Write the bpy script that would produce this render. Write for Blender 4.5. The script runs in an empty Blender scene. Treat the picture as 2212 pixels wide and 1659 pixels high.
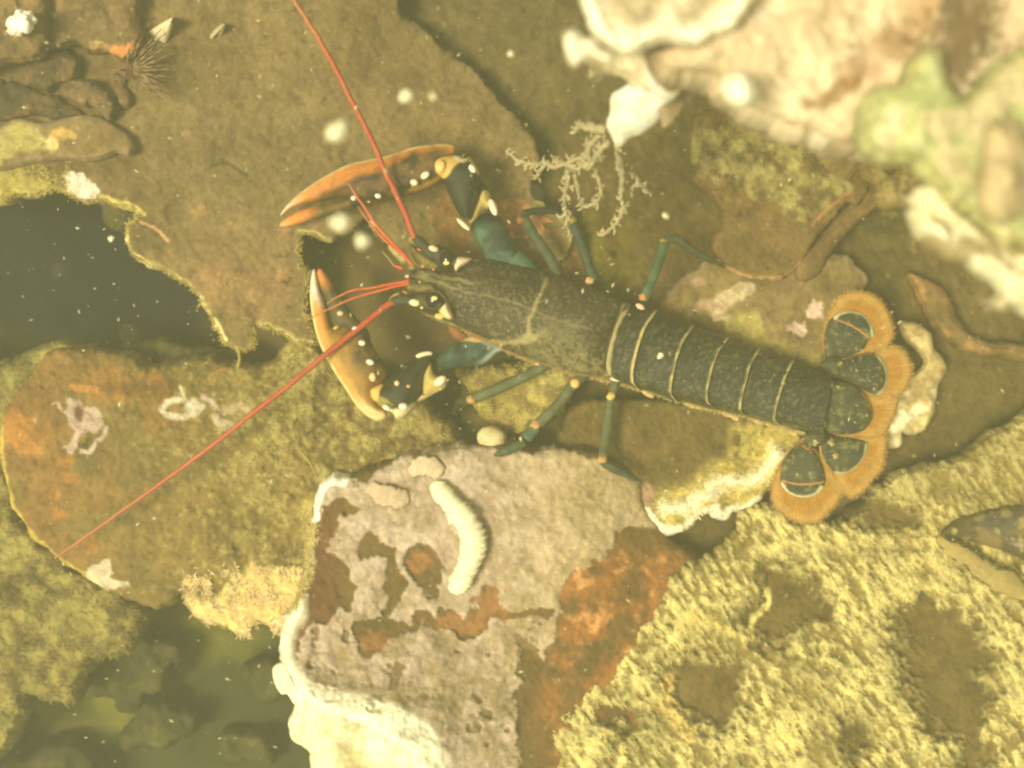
import bpy, math
import numpy as np

# ------------------------------------------------------------------ camera, world, sun, exposure
S = 0.0002            # metres per reference unit (one unit = 1/2212 of the picture width at lobster height)
HC = 2400.0           # camera height above the lobster's resting plane, in units
sc = bpy.context.scene
COL = sc.collection
cam_d = bpy.data.cameras.new("camera"); cam = bpy.data.objects.new("camera", cam_d); COL.objects.link(cam)
cam.location = (0, 0, HC * S)
cam_d.sensor_width = 36; cam_d.lens = 36 * HC / 2212.0
cam_d.clip_start = 0.005; cam_d.clip_end = 20
cam_d.dof.use_dof = True; cam_d.dof.focus_distance = (HC - 40) * S; cam_d.dof.aperture_fstop = 5.2
sc.camera = cam
SUN_EL, SUN_AZ = math.radians(60), math.radians(-112)   # azimuth clockwise from +Y (upper side of the picture)
w = bpy.data.worlds.new("World"); sc.world = w; w.use_nodes = True
wn = w.node_tree.nodes; wl = w.node_tree.links
sky = wn.new("ShaderNodeTexSky"); sky.sky_type = 'NISHITA'; sky.sun_disc = False
sky.sun_elevation = SUN_EL; sky.sun_rotation = SUN_AZ; sky.air_density = 1.0; sky.dust_density = 4.0
tint = wn.new("ShaderNodeMix"); tint.data_type = 'RGBA'; tint.blend_type = 'MULTIPLY'; tint.inputs[0].default_value = 1; tint.inputs[7].default_value = (1.0, .98, .72, 1)   # daylight filtered by green yellow water
wl.new(sky.outputs[0], tint.inputs[6]); wl.new(tint.outputs[2], wn["Background"].inputs[0]); wn["Background"].inputs[1].default_value = 0.11
sd = bpy.data.lights.new("sun", 'SUN'); sd.energy = 4.8; sd.angle = math.radians(18); sd.color = (0.98, 0.97, 0.80)
sun = bpy.data.objects.new("sun", sd); COL.objects.link(sun)
from mathutils import Vector
dv = Vector((math.sin(SUN_AZ) * math.cos(SUN_EL), math.cos(SUN_AZ) * math.cos(SUN_EL), math.sin(SUN_EL)))
sun.rotation_euler = dv.to_track_quat('Z', 'Y').to_euler(); sun.location = dv
sc.view_settings.view_transform = 'Standard'; sc.view_settings.look = 'None'
sc.view_settings.exposure = 0.4; sc.view_settings.gamma = 1; sc.view_settings.use_curve_mapping = False
sc.render.engine = 'CYCLES'
sc.cycles.volume_bounces = 1; sc.cycles.max_bounces = 5; sc.cycles.diffuse_bounces = 3
sc.cycles.volume_step_rate = 4; sc.cycles.use_denoising = True; sc.cycles.filter_width = 2.3
RNG = np.random.default_rng(7)

# ------------------------------------------------------------------ helpers
def at(u, v, h):
    k = 1 - h / HC
    return np.stack([(u - 1106) * k * S, (829.5 - v) * k * S, h * S + 0 * u], -1)

def lin(*c):
    c = np.array(c, float) / 255
    return np.where(c <= .04045, c / 12.92, ((c + .055) / 1.055) ** 2.4)

_T = RNG.random((512, 512))
def vnoise(x, y):
    xi = np.floor(x).astype(int); yi = np.floor(y).astype(int); fx = x - xi; fy = y - yi
    fx = fx * fx * (3 - 2 * fx); fy = fy * fy * (3 - 2 * fy)
    g = lambda a, b: _T[a % 512, b % 512]
    return (g(xi, yi) * (1 - fx) + g(xi + 1, yi) * fx) * (1 - fy) + (g(xi, yi + 1) * (1 - fx) + g(xi + 1, yi + 1) * fx) * fy * 1.0
def fbm(x, y, s, o=4, seed=0, rot=0.0):
    r = 0; a = 1; t = 0; x = np.asarray(x, float); y = np.asarray(y, float)
    for i in range(o):
        an = rot + i * 0.9; ca, sa = math.cos(an), math.sin(an)
        r = r + a * (vnoise((x * ca - y * sa) / s + seed * 17.3 + i * 31.7, (x * sa + y * ca) / s + seed * 7.9 + i * 11.1) - .5)
        t += a * .5; a *= .5; s *= .5
    return r / t
def ridged(x, y, s, o=3, seed=0):
    r = 0; a = 1; t = 0
    for i in range(o):
        n = 1 - np.abs(vnoise(x / s + seed * 13.7 + i * 5.1, y / s + seed * 3.3 + i * 9.7) * 2 - 1) * 1.6
        r = r + a * n; t += a; a *= .55; s *= .5
    return r / t
def ss(a, b, x):
    t = np.clip((x - a) / (b - a), 0, 1); return t * t * (3 - 2 * t)

def spline(P, n=6, closed=True):
    P = np.array(P, float); N = len(P); out = []
    rng = range(N if closed else N - 1)
    for i in rng:
        if closed: p0, p1, p2, p3 = P[i - 1], P[i], P[(i + 1) % N], P[(i + 2) % N]
        else: p0, p1, p2, p3 = P[max(i - 1, 0)], P[i], P[i + 1], P[min(i + 2, N - 1)]
        for k in range(n):
            t = k / n
            out.append(.5 * ((2 * p1) + (-p0 + p2) * t + (2 * p0 - 5 * p1 + 4 * p2 - p3) * t * t + (-p0 + 3 * p1 - 3 * p2 + p3) * t ** 3))
    if not closed: out.append(P[-1])
    return np.array(out)
def sdf(P, u, v):
    P = np.asarray(P, float)
    sh = u.shape; u = u.ravel(); v = v.ravel()
    d = np.full(u.shape, 1e18); ins = np.zeros(u.shape, bool)
    for i in range(len(P)):
        ax, ay = P[i - 1][:2]; bx, by = P[i][:2]
        ex, ey = bx - ax, by - ay; L = ex * ex + ey * ey + 1e-9
        t = np.clip(((u - ax) * ex + (v - ay) * ey) / L, 0, 1)
        dd = (u - ax - t * ex) ** 2 + (v - ay - t * ey) ** 2
        d = np.minimum(d, dd)
        if ay != by:
            c = ((ay > v) != (by > v)) & (u < ex * (v - ay) / (by - ay) + ax)
            ins ^= c
    d = np.sqrt(d); return np.where(ins, -d, d).reshape(sh)
def pdist(P, u, v):
    P = np.asarray(P, float); d = np.full(u.shape, 1e18)
    for i in range(len(P) - 1):
        ax, ay = P[i][:2]; bx, by = P[i + 1][:2]; ex, ey = bx - ax, by - ay; L = ex * ex + ey * ey + 1e-9
        t = np.clip(((u - ax) * ex + (v - ay) * ey) / L, 0, 1)
        d = np.minimum(d, (u - ax - t * ex) ** 2 + (v - ay - t * ey) ** 2)
    return np.sqrt(d)
# tracing frames of the survey sheets -> units
def fr(ox, oy, k): return lambda *p: [(ox + k * a, oy + k * b) for a, b in p]
A1 = fr(580.6, 276.5, .25); A2 = fr(608.3, 525.3, .25); A3 = fr(1050.7, 414.8, .25); A4 = fr(1493, 580.7, .35)
A5 = fr(940, 719, .25); A6 = fr(1161, 0, .275)
B1 = fr(0, 0, .325); B2 = fr(0, 442.4, .325); B3 = fr(0, 719, .325); B4 = fr(0, 1119.8, .325)
B5 = fr(553, 940, .35); B6 = fr(1106, 995.4, .4); B7 = fr(1659, 940, .4334); B8 = fr(1659, 0, .4334)

class MB:
    def __init__(s): s.V = []; s.Q = []; s.T = []; s.C = []; s.n = 0
    def add(s, V, Q=None, T=None, C=None):
        V = np.asarray(V, float).reshape(-1, 3); m = len(V)
        C = np.asarray(C, float)
        if C.ndim == 1: C = np.broadcast_to(C, (m, len(C)))
        if C.shape[1] == 3: C = np.concatenate([C, np.full((m, 1), .6)], 1)
        s.V.append(V); s.C.append(C)
        if Q is not None and len(Q): s.Q.append(np.asarray(Q, int) + s.n)
        if T is not None and len(T): s.T.append(np.asarray(T, int) + s.n)
        s.n += m
    def build(s, name, mat, parent=None, smooth=True):
        V = np.concatenate(s.V); C = np.concatenate(s.C)
        Q = np.concatenate(s.Q) if s.Q else np.zeros((0, 4), int); T = np.concatenate(s.T) if s.T else np.zeros((0, 3), int)
        org = np.zeros(3)
        if parent is None:
            org = np.array([V[:, 0].mean(), V[:, 1].mean(), V[:, 2].min()])
        me = bpy.data.meshes.new(name); me.vertices.add(len(V))
        me.vertices.foreach_set("co", (V - org).astype(np.float32).ravel())
        nl = len(Q) * 4 + len(T) * 3
        me.loops.add(nl); me.loops.foreach_set("vertex_index", np.concatenate([Q.ravel(), T.ravel()]).astype(np.int32))
        me.polygons.add(len(Q) + len(T))
        ls = np.concatenate([np.arange(len(Q)) * 4, len(Q) * 4 + np.arange(len(T)) * 3]).astype(np.int32)
        me.polygons.foreach_set("loop_start", ls)
        me.update(calc_edges=True); me.validate()
        me.polygons.foreach_set("use_smooth", np.full(len(me.polygons), smooth))
        ca = me.color_attributes.new("Col", 'FLOAT_COLOR', 'POINT')
        ca.data.foreach_set("color", C.astype(np.float32).ravel())
        me.materials.append(mat)
        o = bpy.data.objects.new(name, me); COL.objects.link(o); o.location = org
        if parent is not None:
            o.parent = parent; o.location = -np.array(parent.location)
        return o

def tag(o, label=None, cat=None, group=None, kind=None):
    if label: o["label"] = label
    if cat: o["category"] = cat
    if group: o["group"] = group
    if kind: o["kind"] = kind
    return o
def empty(name, u, v, h):
    o = bpy.data.objects.new(name, None); COL.objects.link(o)
    p = at(np.array(float(u)), np.array(float(v)), float(h)); o.location = p; return o

def grid(us, vs):
    nu, nv = len(us), len(vs)
    I = np.arange(nu * nv).reshape(nv, nu)
    Q = np.stack([I[:-1, :-1], I[1:, :-1], I[1:, 1:], I[:-1, 1:]], -1).reshape(-1, 4)
    U, V = np.meshgrid(us, vs); return U, V, Q
def region(P, res, warp=0, wscale=40, seed=0, pad=12):
    P = np.asarray(P); pad = pad + warp
    us = np.arange(P[:, 0].min() - pad, P[:, 0].max() + pad + res, res); vs = np.arange(P[:, 1].min() - pad, P[:, 1].max() + pad + res, res)
    U, V, Q = grid(us, vs)
    if warp:
        D = sdf(P, U + warp * fbm(U, V, wscale, 4, seed), V + warp * fbm(U, V, wscale, 4, seed + 5))
    else: D = sdf(P, U, V)
    gv, gu = np.gradient(D, res); g2 = np.maximum(gu ** 2 + gv ** 2, .15)
    Uf, Vf, Df, gu, gv, g2 = [a.ravel() for a in (U, V, D, gu, gv, g2)]
    keep = (Df[Q] < 0).any(1); Q = Q[keep]
    used = np.zeros(len(Uf), bool); used[Q.ravel()] = True
    remap = np.cumsum(used) - 1; Q = remap[Q]
    Uf, Vf, Df, gu, gv, g2 = [a[used] for a in (Uf, Vf, Df, gu, gv, g2)]
    out = Df > 0
    st = np.minimum(Df / g2, res * 1.6)
    Uf = np.where(out, Uf - st * gu, Uf); Vf = np.where(out, Vf - st * gv, Vf)
    D2 = np.minimum(Df, 0)
    n = np.sqrt(gu ** 2 + gv ** 2) + 1e-6
    return Uf, Vf, D2, gu / n, gv / n, Q, out
def boundary(Q):
    E = np.concatenate([Q[:, [0, 1]], Q[:, [1, 2]], Q[:, [2, 3]], Q[:, [3, 0]]])
    key = np.sort(E, 1); k = key[:, 0].astype(np.int64) * 10000000 + key[:, 1]
    _, inv, cnt = np.unique(k, return_inverse=True, return_counts=True)
    return E[cnt[inv] == 1]

def slab(mb, poly, h, thick, col, res=4, warp=6, wscale=40, rr=18, amp=6, ascale=60, hf=None, seed=0, sm=5, under=.35, side=None, rag=.25, mod=1.0):
    P = spline(poly, sm)
    U, V, D, gu, gv, Q, out = region(P, res, warp, wscale, seed)
    H = h + amp * fbm(U, V, ascale, 5, seed + 2) - rr * (1 - np.sqrt(1 - np.clip(1 + D / rr, 0, 1) ** 2))
    if hf is not None: H = H + hf(U, V, D)
    C = np.array(col(U, V, D)); C[:, :3] *= np.clip(1 + mod * (.34 * fbm(U, V, 8, 3, seed + 301) + .3 * fbm(U, V, 32, 4, seed + 302) - .5 * ss(.5, .75, fbm(U, V, 16, 3, seed + 303))), .3, 1.5)[:, None]
    if C.shape[1] == 3: C = np.concatenate([C, np.full((len(C), 1), .8)], 1)
    mb.add(at(U, V, H), Q, None, C)
    E = boundary(Q); ids = np.unique(E); mp = {int(a): i for i, a in enumerate(ids)}
    e = np.array([[mp[int(a)], mp[int(b)]] for a, b in E]); m = len(ids)
    u, v, hh, nu, nv = U[ids], V[ids], H[ids], gu[ids], gv[ids]
    base = at(u, v, hh); rings = [base]; cc = C[ids]; cs = [cc]
    sc_ = cc[:, :3] * .9 if side is None else np.broadcast_to(side, (m, 3))
    fr_ = [.12, .35, .65, 1.0]
    for j, f in enumerate(fr_):
        off = (rag * thick * .25 * fbm(u + j * 37, v, 30, 3, seed + 9) + [.05, .03, -.08, -under][j] * thick)
        p = base.copy(); p[:, 0] += nu * off * S; p[:, 1] -= nv * off * S; p[:, 2] -= f * thick * S
        rings.append(p); t = min(1, .4 + f)
        k = (.8 + .35 * fbm(u, v + j * 23, 18, 3, seed + 4))[:, None]
        cs.append(np.concatenate([(cc[:, :3] * (1 - t) + sc_ * t) * k, cc[:, 3:]], 1))
    qs = []
    for j in range(4):
        qs.append(np.stack([e[:, 1] + j * m, e[:, 0] + j * m, e[:, 0] + (j + 1) * m, e[:, 1] + (j + 1) * m], -1))
    mb.add(np.concatenate(rings), np.concatenate(qs), None, np.concatenate(cs))
    return dict(U=U, V=V, H=H, D=D, C=C)

def blur_pts(val, U, V, res, r):
    """box-blur scattered grid values"""
    iu = np.round((U - U.min()) / res).astype(int); iv = np.round((V - V.min()) / res).astype(int)
    A = np.zeros((iv.max() + 1, iu.max() + 1)); A[iv, iu] = val
    for _ in range(3):
        for ax in (0, 1):
            k = np.ones(2 * r + 1) / (2 * r + 1); A = np.apply_along_axis(lambda m: np.convolve(m, k, 'same'), ax, A)
    return A[iv, iu]
def pillow(mb, poly, zc, T, R, col, res=2.5, Tb=None, blur=0, warp=0, seed=0, sm=5, amp=0, ascale=30, pw=.5, tilt=None):
    P = spline(poly, sm) if sm else np.array(poly, float)
    U, V, D, gu, gv, Q, out = region(P, res, warp, 30, seed, pad=4 + blur * res)
    f = (1 - (1 - np.clip(-D / R, 0, 1)) ** 2) ** pw
    if blur:
        fb = blur_pts(f, U, V, res, blur); e = ss(0, R * .5, -D); f = f * (1 - e) + fb * e
    z = zc(U, V) if callable(zc) else zc + 0 * U
    if tilt: z = z + tilt(U, V)
    top = z + T * f
    if amp: top = top + amp * fbm(U, V, ascale, 4, seed + 1) * ss(0, R * .4, -D)
    C = col(U, V, D)
    if C.shape[1] == 3: C = np.concatenate([C, np.full((len(C), 1), .5)], 1)
    Tb = T * .6 if Tb is None else Tb
    mb.add(at(U, V, top), Q, None, C)
    # lower half shares the outline but uses its own vertices pushed below
    mb.add(at(U, V, z - Tb * f), Q[:, ::-1], None, C * np.array([.8, .8, .8, 1]))
    return dict(U=U, V=V, H=top, D=D, C=C)
def tube(mb, pts, rad, col, n=10, sub=5, bump=0, seed=0, flat=1.0, cap=True):
    """pts: (u,v,h) list; rad: list or number; col: callable(t)->Nx4 or colour"""
    P = spline([tuple(p) for p in pts], sub, closed=False); m = len(P)
    r = np.interp(np.linspace(0, 1, m), np.linspace(0, 1, len(rad)), rad) if np.ndim(rad) else np.full(m, float(rad))
    W = at(P[:, 0], P[:, 1], P[:, 2]); t = np.gradient(W, axis=0); t /= np.linalg.norm(t, axis=1)[:, None] + 1e-12
    up = np.array([0, 0, 1.]); a = np.cross(t, up); nn = np.linalg.norm(a, axis=1)
    a[nn < .05] = (1, 0, 0); a /= np.linalg.norm(a, axis=1)[:, None]; b = np.cross(a, t)
    th = np.linspace(0, 2 * math.pi, n, endpoint=False)
    ring = W[:, None, :] + (r * S)[:, None, None] * (a[:, None, :] * np.cos(th)[None, :, None] + flat * b[:, None, :] * np.sin(th)[None, :, None])
    if bump:
        rn = fbm(np.arange(m)[:, None] * 3.1 + 0 * th[None], th[None] * 3 + 0 * r[:, None], 3, 3, seed)[..., None]
        ring = ring + (ring - W[:, None, :]) * rn * bump
    I = np.arange(m * n).reshape(m, n); J = np.roll(I, -1, 1)
    Q = np.stack([I[:-1], J[:-1], J[1:], I[1:]], -1).reshape(-1, 4)
    V = ring.reshape(-1, 3)
    tt = np.repeat(np.linspace(0, 1, m), n)
    C = col(tt) if callable(col) else np.broadcast_to(np.asarray(col, float), (m * n, len(col)))
    V = np.concatenate([V, W[:1] - t[:1] * r[0] * S * .5, W[-1:] + t[-1:] * r[-1] * S * .5]); C = np.concatenate([C, C[:1], C[-1:]])
    T = [(J[0, k], I[0, k], m * n) for k in range(n)] + [(I[-1, k], J[-1, k], m * n + 1) for k in range(n)]
    mb.add(V, Q, T, C)
def ball(mb, u, v, h, ru, rv=None, rh=None, ang=0, col=(1, 1, 1, .4), n=12, lump=0, seed=0, exact=False):
    rv = ru if rv is None else rv; rh = min(ru, rv) if rh is None else rh
    th = np.linspace(0, math.pi, n)[:, None]; ph = np.linspace(0, 2 * math.pi, 2 * n, endpoint=False)[None]
    x = np.sin(th) * np.cos(ph); y = np.sin(th) * np.sin(ph); z = np.cos(th) + 0 * ph
    k = 1 + lump * fbm(x * 3 + z * 2 + seed * 3, y * 3 + z + seed, 1.2, 3, seed)
    k = k * np.ones_like(x); k[0] = k[0].mean(); k[-1] = k[-1].mean()
    x, y, z = x * k * ru, y * k * rv, z * k * rh; ca, sa = math.cos(ang), math.sin(ang)
    V = at(u + x * ca - y * sa, v + x * sa + y * ca, h + z).reshape(-1, 3)
    I = np.arange(n * 2 * n).reshape(n, 2 * n); J = np.roll(I, -1, 1)
    Q = np.stack([I[:-1], I[1:], J[1:], J[:-1]], -1).reshape(-1, 4)
    c = col(x.ravel() / ru, y.ravel() / rv, z.ravel() / rh) if callable(col) else col
    mb.add(V, Q, None, c)
def blades(mb, u, v, h, L, wd, col, lean=(0, 0), spread=1.0, rise=.5, seed=0):
    r = np.random.default_rng(seed); n = len(u)
    an = r.random(n) * 2 * math.pi
    dx = np.cos(an) * spread + lean[0]; dy = np.sin(an) * spread + lean[1]
    ll = np.hypot(dx, dy) + 1e-6; px, py = -dy / ll, dx / ll
    L = L * (.5 + r.random(n)); wd = wd * (.6 + .8 * r.random(n)); dz = L * rise * (.5 + r.random(n))
    dx = dx * L * .8; dy = dy * L * .8
    bend = (r.random(n) - .5) * .5
    def pt(t, s_): return at(u + dx * t + px * (s_ * wd * (1 - .35 * t) + bend * L * t * t), v + dy * t + py * (s_ * wd * (1 - .35 * t) + bend * L * t * t), h - 1 + dz * (t - .25 * t * t))
    Vs = np.stack([pt(0, -.5), pt(0, .5), pt(.55, -.5), pt(.55, .5), pt(1, 0)], 1).reshape(-1, 3)
    b = np.arange(n)[:, None] * 5
    Q = b + np.array([[0, 1, 3, 2]]); T = b + np.array([[2, 3, 4]])
    k = np.array([.75, .75, 1, 1, 1.12])[None, :, None]
    c = col[:, None, :3] * k * (.8 + .4 * r.random(n))[:, None, None]
    c = np.concatenate([c, np.full((n, 5, 1), .9)], 2).reshape(-1, 4)
    mb.add(Vs, Q, T, c)
def turf(src, mask, n, L, wd, col, parent, lean=(0, 0), rise=.5, seed=0, name="algae_turf", var=.35, spread=1.0):
    r = np.random.default_rng(seed + 100); p = np.clip(mask, 0, None); p = p / p.sum()
    i = r.choice(len(p), n, p=p)
    u = src["U"][i] + r.normal(0, 2, n); v = src["V"][i] + r.normal(0, 2, n); h = src["H"][i]
    f = (1 + var * fbm(u, v, 25, 3, seed + 3))[:, None]
    c = np.asarray(col)[None] * f if np.ndim(col) == 1 else col[i] * f
    m = MB(); blades(m, u, v, h, L, wd, c, lean, rise=rise, seed=seed, spread=spread)
    o = m.build(name, M["turf"], parent, smooth=False); o["kind"] = "stuff"; return o

# ------------------------------------------------------------------ materials
M = {}
def nodes(name):
    m = bpy.data.materials.new(name); m.use_nodes = True; nt = m.node_tree; nt.nodes.clear()
    out = nt.nodes.new("ShaderNodeOutputMaterial"); b = nt.nodes.new("ShaderNodeBsdfPrincipled")
    nt.links.new(b.outputs[0], out.inputs[0]); M[name] = m; return m, nt, b, out
def surf(name, s1, s2, lo, hi, bump, bscale, rough=None, spec=.3, speck=None, bdist=.0008, sheen=0, sss=0, tl=0):
    m, nt, b, out = nodes(name); N = nt.nodes.new; Lk = nt.links.new
    at_ = N("ShaderNodeAttribute"); at_.attribute_name = "Col"
    geo = N("ShaderNodeNewGeometry")
    n1 = N("ShaderNodeTexNoise"); n1.inputs["Scale"].default_value = s1; n1.inputs["Detail"].default_value = 5; n1.inputs["Roughness"].default_value = .65
    n2 = N("ShaderNodeTexNoise"); n2.inputs["Scale"].default_value = s2; n2.inputs["Detail"].default_value = 3
    for n in (n1, n2): Lk(geo.outputs["Position"], n.inputs["Vector"])
    ad = N("ShaderNodeMath"); ad.operation = 'ADD'; Lk(n1.outputs[0], ad.inputs[0]); Lk(n2.outputs[0], ad.inputs[1])
    mr = N("ShaderNodeMapRange"); mr.inputs[1].default_value = .65; mr.inputs[2].default_value = 1.35; mr.inputs[3].default_value = lo; mr.inputs[4].default_value = hi
    Lk(ad.outputs[0], mr.inputs[0])
    mx = N("ShaderNodeVectorMath"); mx.operation = 'SCALE'; Lk(at_.outputs["Color"], mx.inputs[0]); Lk(mr.outputs[0], mx.inputs["Scale"])
    cur = mx.outputs[0]
    if speck:
        sc3, th, colr, amt = speck
        v = N("ShaderNodeTexNoise"); v.inputs["Scale"].default_value = sc3; v.inputs["Detail"].default_value = 2; Lk(geo.outputs["Position"], v.inputs["Vector"])
        r = N("ShaderNodeMapRange"); r.inputs[1].default_value = th; r.inputs[2].default_value = th + .07; r.inputs[4].default_value = amt; Lk(v.outputs[0], r.inputs[0])
        mm = N("ShaderNodeMix"); mm.data_type = 'RGBA'; ga = N("ShaderNodeMapRange"); ga.inputs[1].default_value = .36; ga.inputs[2].default_value = .39; Lk(at_.outputs["Alpha"], ga.inputs[0]); gm = N("ShaderNodeMath"); gm.operation = 'MULTIPLY'; Lk(ga.outputs[0], gm.inputs[0]); Lk(r.outputs[0], gm.inputs[1]); Lk(gm.outputs[0], mm.inputs[0]); Lk(cur, mm.inputs[6]); mm.inputs[7].default_value = (*colr, 1); cur = mm.outputs[2]
    Lk(cur, b.inputs["Base Color"])
    if rough is None: Lk(at_.outputs["Alpha"], b.inputs["Roughness"])
    else: b.inputs["Roughness"].default_value = rough
    b.inputs["Specular IOR Level"].default_value = spec
    if sheen: b.inputs["Sheen Weight"].default_value = sheen
    if sss:
        b.inputs["Subsurface Weight"].default_value = sss; b.inputs["Subsurface Radius"].default_value = (.003, .002, .001); b.inputs["Subsurface Scale"].default_value = 1
    n3 = N("ShaderNodeTexNoise"); n3.inputs["Scale"].default_value = bscale; n3.inputs["Detail"].default_value = 6; n3.inputs["Roughness"].default_value = .7; Lk(geo.outputs["Position"], n3.inputs["Vector"])
    bp = N("ShaderNodeBump"); bp.inputs["Strength"].default_value = bump; bp.inputs["Distance"].default_value = bdist; Lk(n3.outputs[0], bp.inputs["Height"]); Lk(bp.outputs[0], b.inputs["Normal"])
    if tl:
        t = N("ShaderNodeBsdfTranslucent"); Lk(cur, t.inputs[0]); ms = N("ShaderNodeMixShader"); ms.inputs[0].default_value = tl
        Lk(b.outputs[0], ms.inputs[1]); Lk(t.outputs[0], ms.inputs[2]); Lk(ms.outputs[0], out.inputs[0])
    return m
surf("silt", 900, 3600, .68, 1.36, .8, 900, .9, .12)
surf("rock", 420, 2400, .7, 1.32, .6, 700, .85, .15)
surf("white_shell", 120, 700, .86, 1.1, .5, 260, .6, .3)
surf("turf", 250, 1500, .7, 1.3, .2, 900, .95, .1, tl=.3)
surf("armour", 300, 1700, .68, 1.3, 1.0, 1500, None, .3, speck=(2100, .58, tuple(lin(160, 145, 96)), .4), bdist=.0004)
surf("clawshell", 200, 900, .85, 1.15, .2, 800, None, .5, bdist=.0003)
surf("antenna", 300, 2500, .8, 1.2, .2, 2500, .45, .4, bdist=.0002)
surf("fringe", 300, 1800, .7, 1.3, .3, 1500, .7, .2, tl=.4, bdist=.0003)
surf("eyeball", 100, 500, .9, 1.1, 0, 500, .06, .8)
surf("snow", 150, 600, .95, 1.05, .2, 500, .9, .1)

# ------------------------------------------------------------------ colour helpers
def mixc(a, b, t): t = np.asarray(t)[:, None]; return a * (1 - t) + b * t
def base(U, V, c1, c2, s=90, o=5, seed=0, k=1.2):
    return mixc(np.broadcast_to(c1, (len(U), 3)).copy(), c2, np.clip(.5 + k * fbm(U, V, s, o, seed), 0, 1))
def patch(C, U, V, poly, c, a=1, soft=4, warp=8, ws=30, seed=0, sm=4):
    P = spline(poly, sm)
    D = sdf(P, U + warp * fbm(U, V, ws, 4, seed + 40), V + warp * fbm(U, V, ws, 4, seed + 45))
    return mixc(C, c, a * ss(soft, -soft, D))
def blob(C, U, V, u, v, ru, rv, c, a=1, warp=.5, ws=30, seed=0, soft=.35):
    d = np.hypot((U - u) / ru, (V - v) / rv) + warp * fbm(U, V, ws, 4, seed + 60)
    return mixc(C, c, a * ss(1 + soft, 1 - soft, d))
def line(C, U, V, pts, wd, c, a=1, warp=3, seed=0, soft=.5):
    P = spline(pts, 4, closed=False)
    D = pdist(P, U + warp * fbm(U, V, 14, 3, seed + 70), V + warp * fbm(U, V, 14, 3, seed + 75))
    return mixc(C, c, a * ss(wd * (1 + soft), wd * (1 - soft), D))
def el(u, v, ru, rv, n=14, ang=0, j=0, seed=0):
    r = np.random.default_rng(seed); t = np.linspace(0, 2 * math.pi, n, endpoint=False); k = 1 + j * (r.random(n) - .5)
    x = ru * k * np.cos(t); y = rv * k * np.sin(t); ca, sa = math.cos(ang), math.sin(ang)
    return list(zip(u + x * ca - y * sa, v + x * sa + y * ca))
SILT = lin(128, 104, 62); SILT2 = lin(104, 86, 48); OLIVE = lin(120, 108, 48); YEL = lin(205, 184, 100); YEL2 = lin(165, 148, 66)
DARK = lin(70, 64, 38); RUST = lin(170, 92, 38); ORANGE = lin(205, 130, 62); PINK = lin(190, 155, 122); WHITE = lin(248, 238, 208); CREAM = lin(236, 214, 150)
MAUVE = lin(165, 136, 104)

# ------------------------------------------------------------------ the setting: seabed
us = np.arange(-2600, 4900, 14.); vs = np.arange(-2400, 4100, 14.)
U, V, Q = grid(us, vs); U = U.ravel(); V = V.ravel()
# finer inside the frame
def seabed_h(U, V): return -350 + 40 * fbm(U, V, 260, 5, 3) + 14 * fbm(U, V, 45, 4, 4) + 170 * np.exp(-((U - 830) / 285.) ** 4 - ((V - 690) / 230.) ** 4)
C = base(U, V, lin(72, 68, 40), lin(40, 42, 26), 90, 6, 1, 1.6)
C = blob(C, U, V, 200, 560, 420, 200, lin(24, 30, 34), .9, .4, 120, 2)  # shade of the left hollow, painted dark and bluish into the bed colour
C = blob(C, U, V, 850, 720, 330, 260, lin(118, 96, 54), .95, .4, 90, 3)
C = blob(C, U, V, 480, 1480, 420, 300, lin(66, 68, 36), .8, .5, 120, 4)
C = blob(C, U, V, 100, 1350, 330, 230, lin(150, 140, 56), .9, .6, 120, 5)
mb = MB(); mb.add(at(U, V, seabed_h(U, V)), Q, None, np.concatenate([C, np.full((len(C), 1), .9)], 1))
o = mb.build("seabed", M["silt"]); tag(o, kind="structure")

# ------------------------------------------------------------------ rocks
def rock(name, label, cat, poly, h, thick, col, mat="silt", group=None, **k):
    m = MB(); d = slab(m, poly, h, thick, col, **k); o = m.build(name, M[mat]); tag(o, label, cat, group); return o, d

# wide silt slab on the right, lowest of the ledges
def col(U, V, D):
    C = base(U, V, lin(112, 92, 50), lin(86, 74, 38), 150, 5, 11)
    C = blob(C, U, V, 1000, 100, 260, 160, lin(108, 92, 56), .7, .5, 100, 3)
    C = blob(C, U, V, 1290, 560, 80, 90, lin(130, 116, 40), .9, .6, 30, 5)
    C = blob(C, U, V, 1340, 1000, 160, 120, lin(118, 94, 52), .8, .5, 60, 6)
    C = blob(C, U, V, 1480, 470, 160, 120, lin(104, 84, 42), .8, .5, 60, 7)
    C = mixc(C, lin(150, 132, 72), .5 * ss(.45, .7, fbm(U, V, 22, 4, 31)))
    return C
rock("silt_slab", "wide dark brown silt covered slab lying behind and to the right of the lobster", "rock slab",
     [(840, -260), (2700, -260), (2700, 1500), (1900, 1500), (1420, 1330), (1180, 1080), (1010, 1010), (985, 900), (1010, 800), (1080, 700), (1000, 600), (1060, 400), (900, 200)],
     -130, 260, col, res=4.5, warp=26, wscale=120, amp=22, ascale=150, seed=11,
     hf=lambda U, V, D: 5 * fbm(U, V, 16, 3, 8))

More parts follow.
